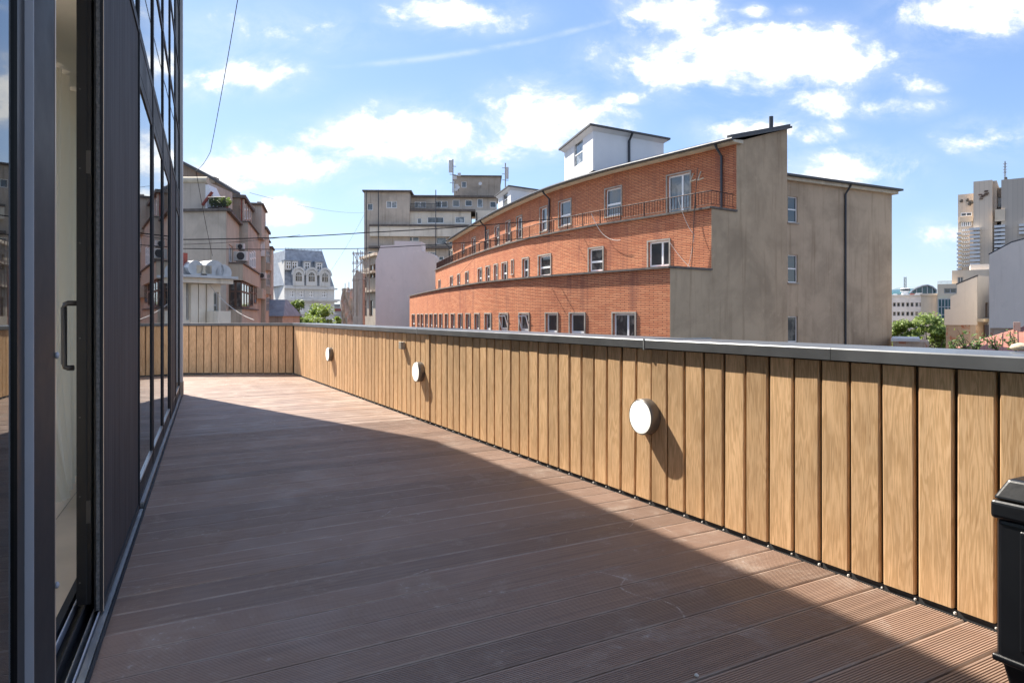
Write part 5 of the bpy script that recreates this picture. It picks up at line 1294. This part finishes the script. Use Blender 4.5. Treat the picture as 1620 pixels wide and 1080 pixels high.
# ================================================================== TREES
def tree(base, top, rx, label, mat, seed, n=9000, leaf=.17, ry=None, trunk_r=.22):
    random.seed(seed); b = Vector(base); t_ = thing('leafy_tree', b, label, 'tree'); hgt = top-b.z; cb_ = b.z+hgt*.45
    limbs = MB(); lean = Vector((random.uniform(-.3, .3), random.uniform(-.3, .3), 0))
    MB().tube([b, b+lean*.4+Vector((0,0,hgt*.3)), b+lean+Vector((0,0,hgt*.62))], trunk_r, 8, trunk_r*.5).build('trunk', 'bark', t_, True)
    cl_ = []
    for i in range(44):
        a = random.random()*2*math.pi; r_ = random.random()**.5*rx; z = cb_+(top-cb_)*random.random()**.6
        k = 1-abs((z-(cb_+top)/2)/((top-cb_)/2))**3*.35
        c = Vector((b.x+lean.x+math.cos(a)*r_*k, b.y+lean.y+math.sin(a)*r_*k, z-.2)); cl_.append((c, random.uniform(.22, .48)*rx))
        limbs.tube([b+lean*.7+Vector((0,0,hgt*random.uniform(.35, .6))), c], trunk_r*.28, 5, .02)
    limbs.build('limbs', 'bark', t_)
    m = MB()
    for i in range(n):
        c, r_ = random.choice(cl_); d = Vector((random.gauss(0,1), random.gauss(0,1), random.gauss(0,1))).normalized()*(random.random()**.45)*r_
        p = c+Vector((d.x, d.y, d.z*.75)); a = Vector((random.gauss(0,1), random.gauss(0,1), random.gauss(0,.6))).normalized(); q = a.orthogonal().normalized()
        s_ = leaf*random.uniform(.6, 1.4); m.face([p-a*s_, p+q*s_*.55, p+a*s_, p-q*s_*.55])
    m.build('crown', mat, t_)
def tr(px, pyt, Y, rxpx, label, mat, seed, **kw):
    p = W3(px, pyt, Y); tree((p.x, Y, GZ), p.z+.25, rxpx*1.25*Y/F, label, mat, seed, **kw)
tr(462, 478, 78, 20, 'dark green tree left in the street, beside the beige apartments', 'leaf_green', 3)
tr(500, 489, 88, 24, 'yellow-green tree in front of the ornate white building', 'leaf_yellow_green', 5)
tr(530, 502, 90, 10, 'small yellow-green treetop right of the ornate building', 'leaf_yellow_green', 6, n=2000)
tr(1436, 513, 80, 20, 'smaller green tree below the office block', 'leaf_yellow_green', 8)
tr(1474, 504, 77, 25, 'bright green tree left of the brick base', 'leaf_yellow_green', 9, n=6500)
def sprig(px, py, Y, hpx, label, seed):
    random.seed(seed); b = W3(px, py, Y); t_ = thing('weed_shrub', b, label, 'plant', 'weeds on the roofs at the right'); st_ = MB(); lv = MB(); hh = hpx*Y/F
    for k in range(6):
        tip = b+Vector((random.uniform(-.6, .6)*hh, random.uniform(-.3, .3)*hh, hh*random.uniform(.5, 1.))); st_.tube([b, b.lerp(tip, .5)+Vector((random.uniform(-.05,.05), 0, .05)), tip], .02, 4, .006)
        for i in range(12):
            p = b.lerp(tip, random.uniform(.25, 1.))+Vector((random.gauss(0, .1), random.gauss(0, .1), random.gauss(0, .08)))*hh*.8
            a = Vector((random.gauss(0,1), random.gauss(0,1), random.gauss(0,1))).normalized(); q = a.orthogonal(); q.normalize(); s_ = .075*random.uniform(.6, 1.3); lv.face([p-a*s_, p+q*s_*.5, p+a*s_, p-q*s_*.5])
    st_.build('stems', 'bark', t_); lv.build('foliage', 'leaf_green', t_)
for i, (px, h_, lab) in enumerate(((1508, 18, 'leftmost leafy weed in front of the old brick base'), (1527, 28, 'tallest leafy weed in front of the old brick base'), (1543, 16, 'short leafy weed left of the red metal roof'), (1578, 32, 'leafy weed standing before the middle of the red metal roof'), (1608, 26, 'leafy weed at the right edge before the red roof'))):
    sprig(px, 556, 26, h_+8, lab, 40+i)
random.seed(99)
c_ = W3(1102, 1070, 1404/571.); m = MB().lathe([(.0005, 0), (.007, .001), (.009, .005), (.005, .010), (.0005, .011)], (c_.x, c_.y, .001), (0, 0, 1), 7)
tag(m.build('crumb', 'clip_white'), 'tiny white plaster crumb lying on the deck near the bottom edge', 'debris')
# ================================================================== OVERHEAD CABLES
def on(px, py, Y): return W3(px, py, Y)
e1 = BC.map(BC.x(905, Y2), Y2-.2, BC.z(905, 344, Y2))
cable('overhead_cable', [on(270, 379, 38), on(580, 368, 42), e1], .032, 'thick upper black cable spanning from the beige apartments to the brick building', sag=.10)
cable('overhead_cable', [on(270, 393, 38), on(580, 393, 42), BC.map(BC.x(905, Y2), Y2-.2, BC.z(905, 372, Y2))], .024, 'lower black cable spanning from the beige apartments to the brick building', sag=.05)
cable('overhead_cable', [on(270, 387, 38), on(475, 371.8, 41)], .014, 'thin black cable rising to join the thick upper one', sag=.12)
cable('drop_wire', [on(381, -30, 18), on(333, 240, 26), on(310, 270, 30), on(336, 405, 34)], .011, 'thin dark wire dropping steeply from the sky to the annex', sag=.12)
cable('drop_wire', [on(331, 450, 32.5), on(402, 506, 30)], .016, 'pale sagging wire running down from the annex cornice', 'cable_pale', sag=.25)
cable('faint_wire', [on(395, 305, 44), on(580, 336, 109)], .012, 'fine wire crossing the sky from the turret to the grey block', sag=.5)
cable('faint_wire', [on(576, 340, 96), on(522, 430, 96)], .012, 'fine slanting wire below the left edge of the grey block', sag=.3)
cable('facade_wire', [BC.map(BC.x(756, Y2), Y2-.1, BC.z(756, 405, Y2)), BC.map(BC.x(690, 0)+.3, -.1, BC.z(690, 465, 0))], .012, 'thin wire hanging from the far brick ledge', sag=.2)

for o in list(bpy.data.objects):
    if '_o' in o: del o['_o']
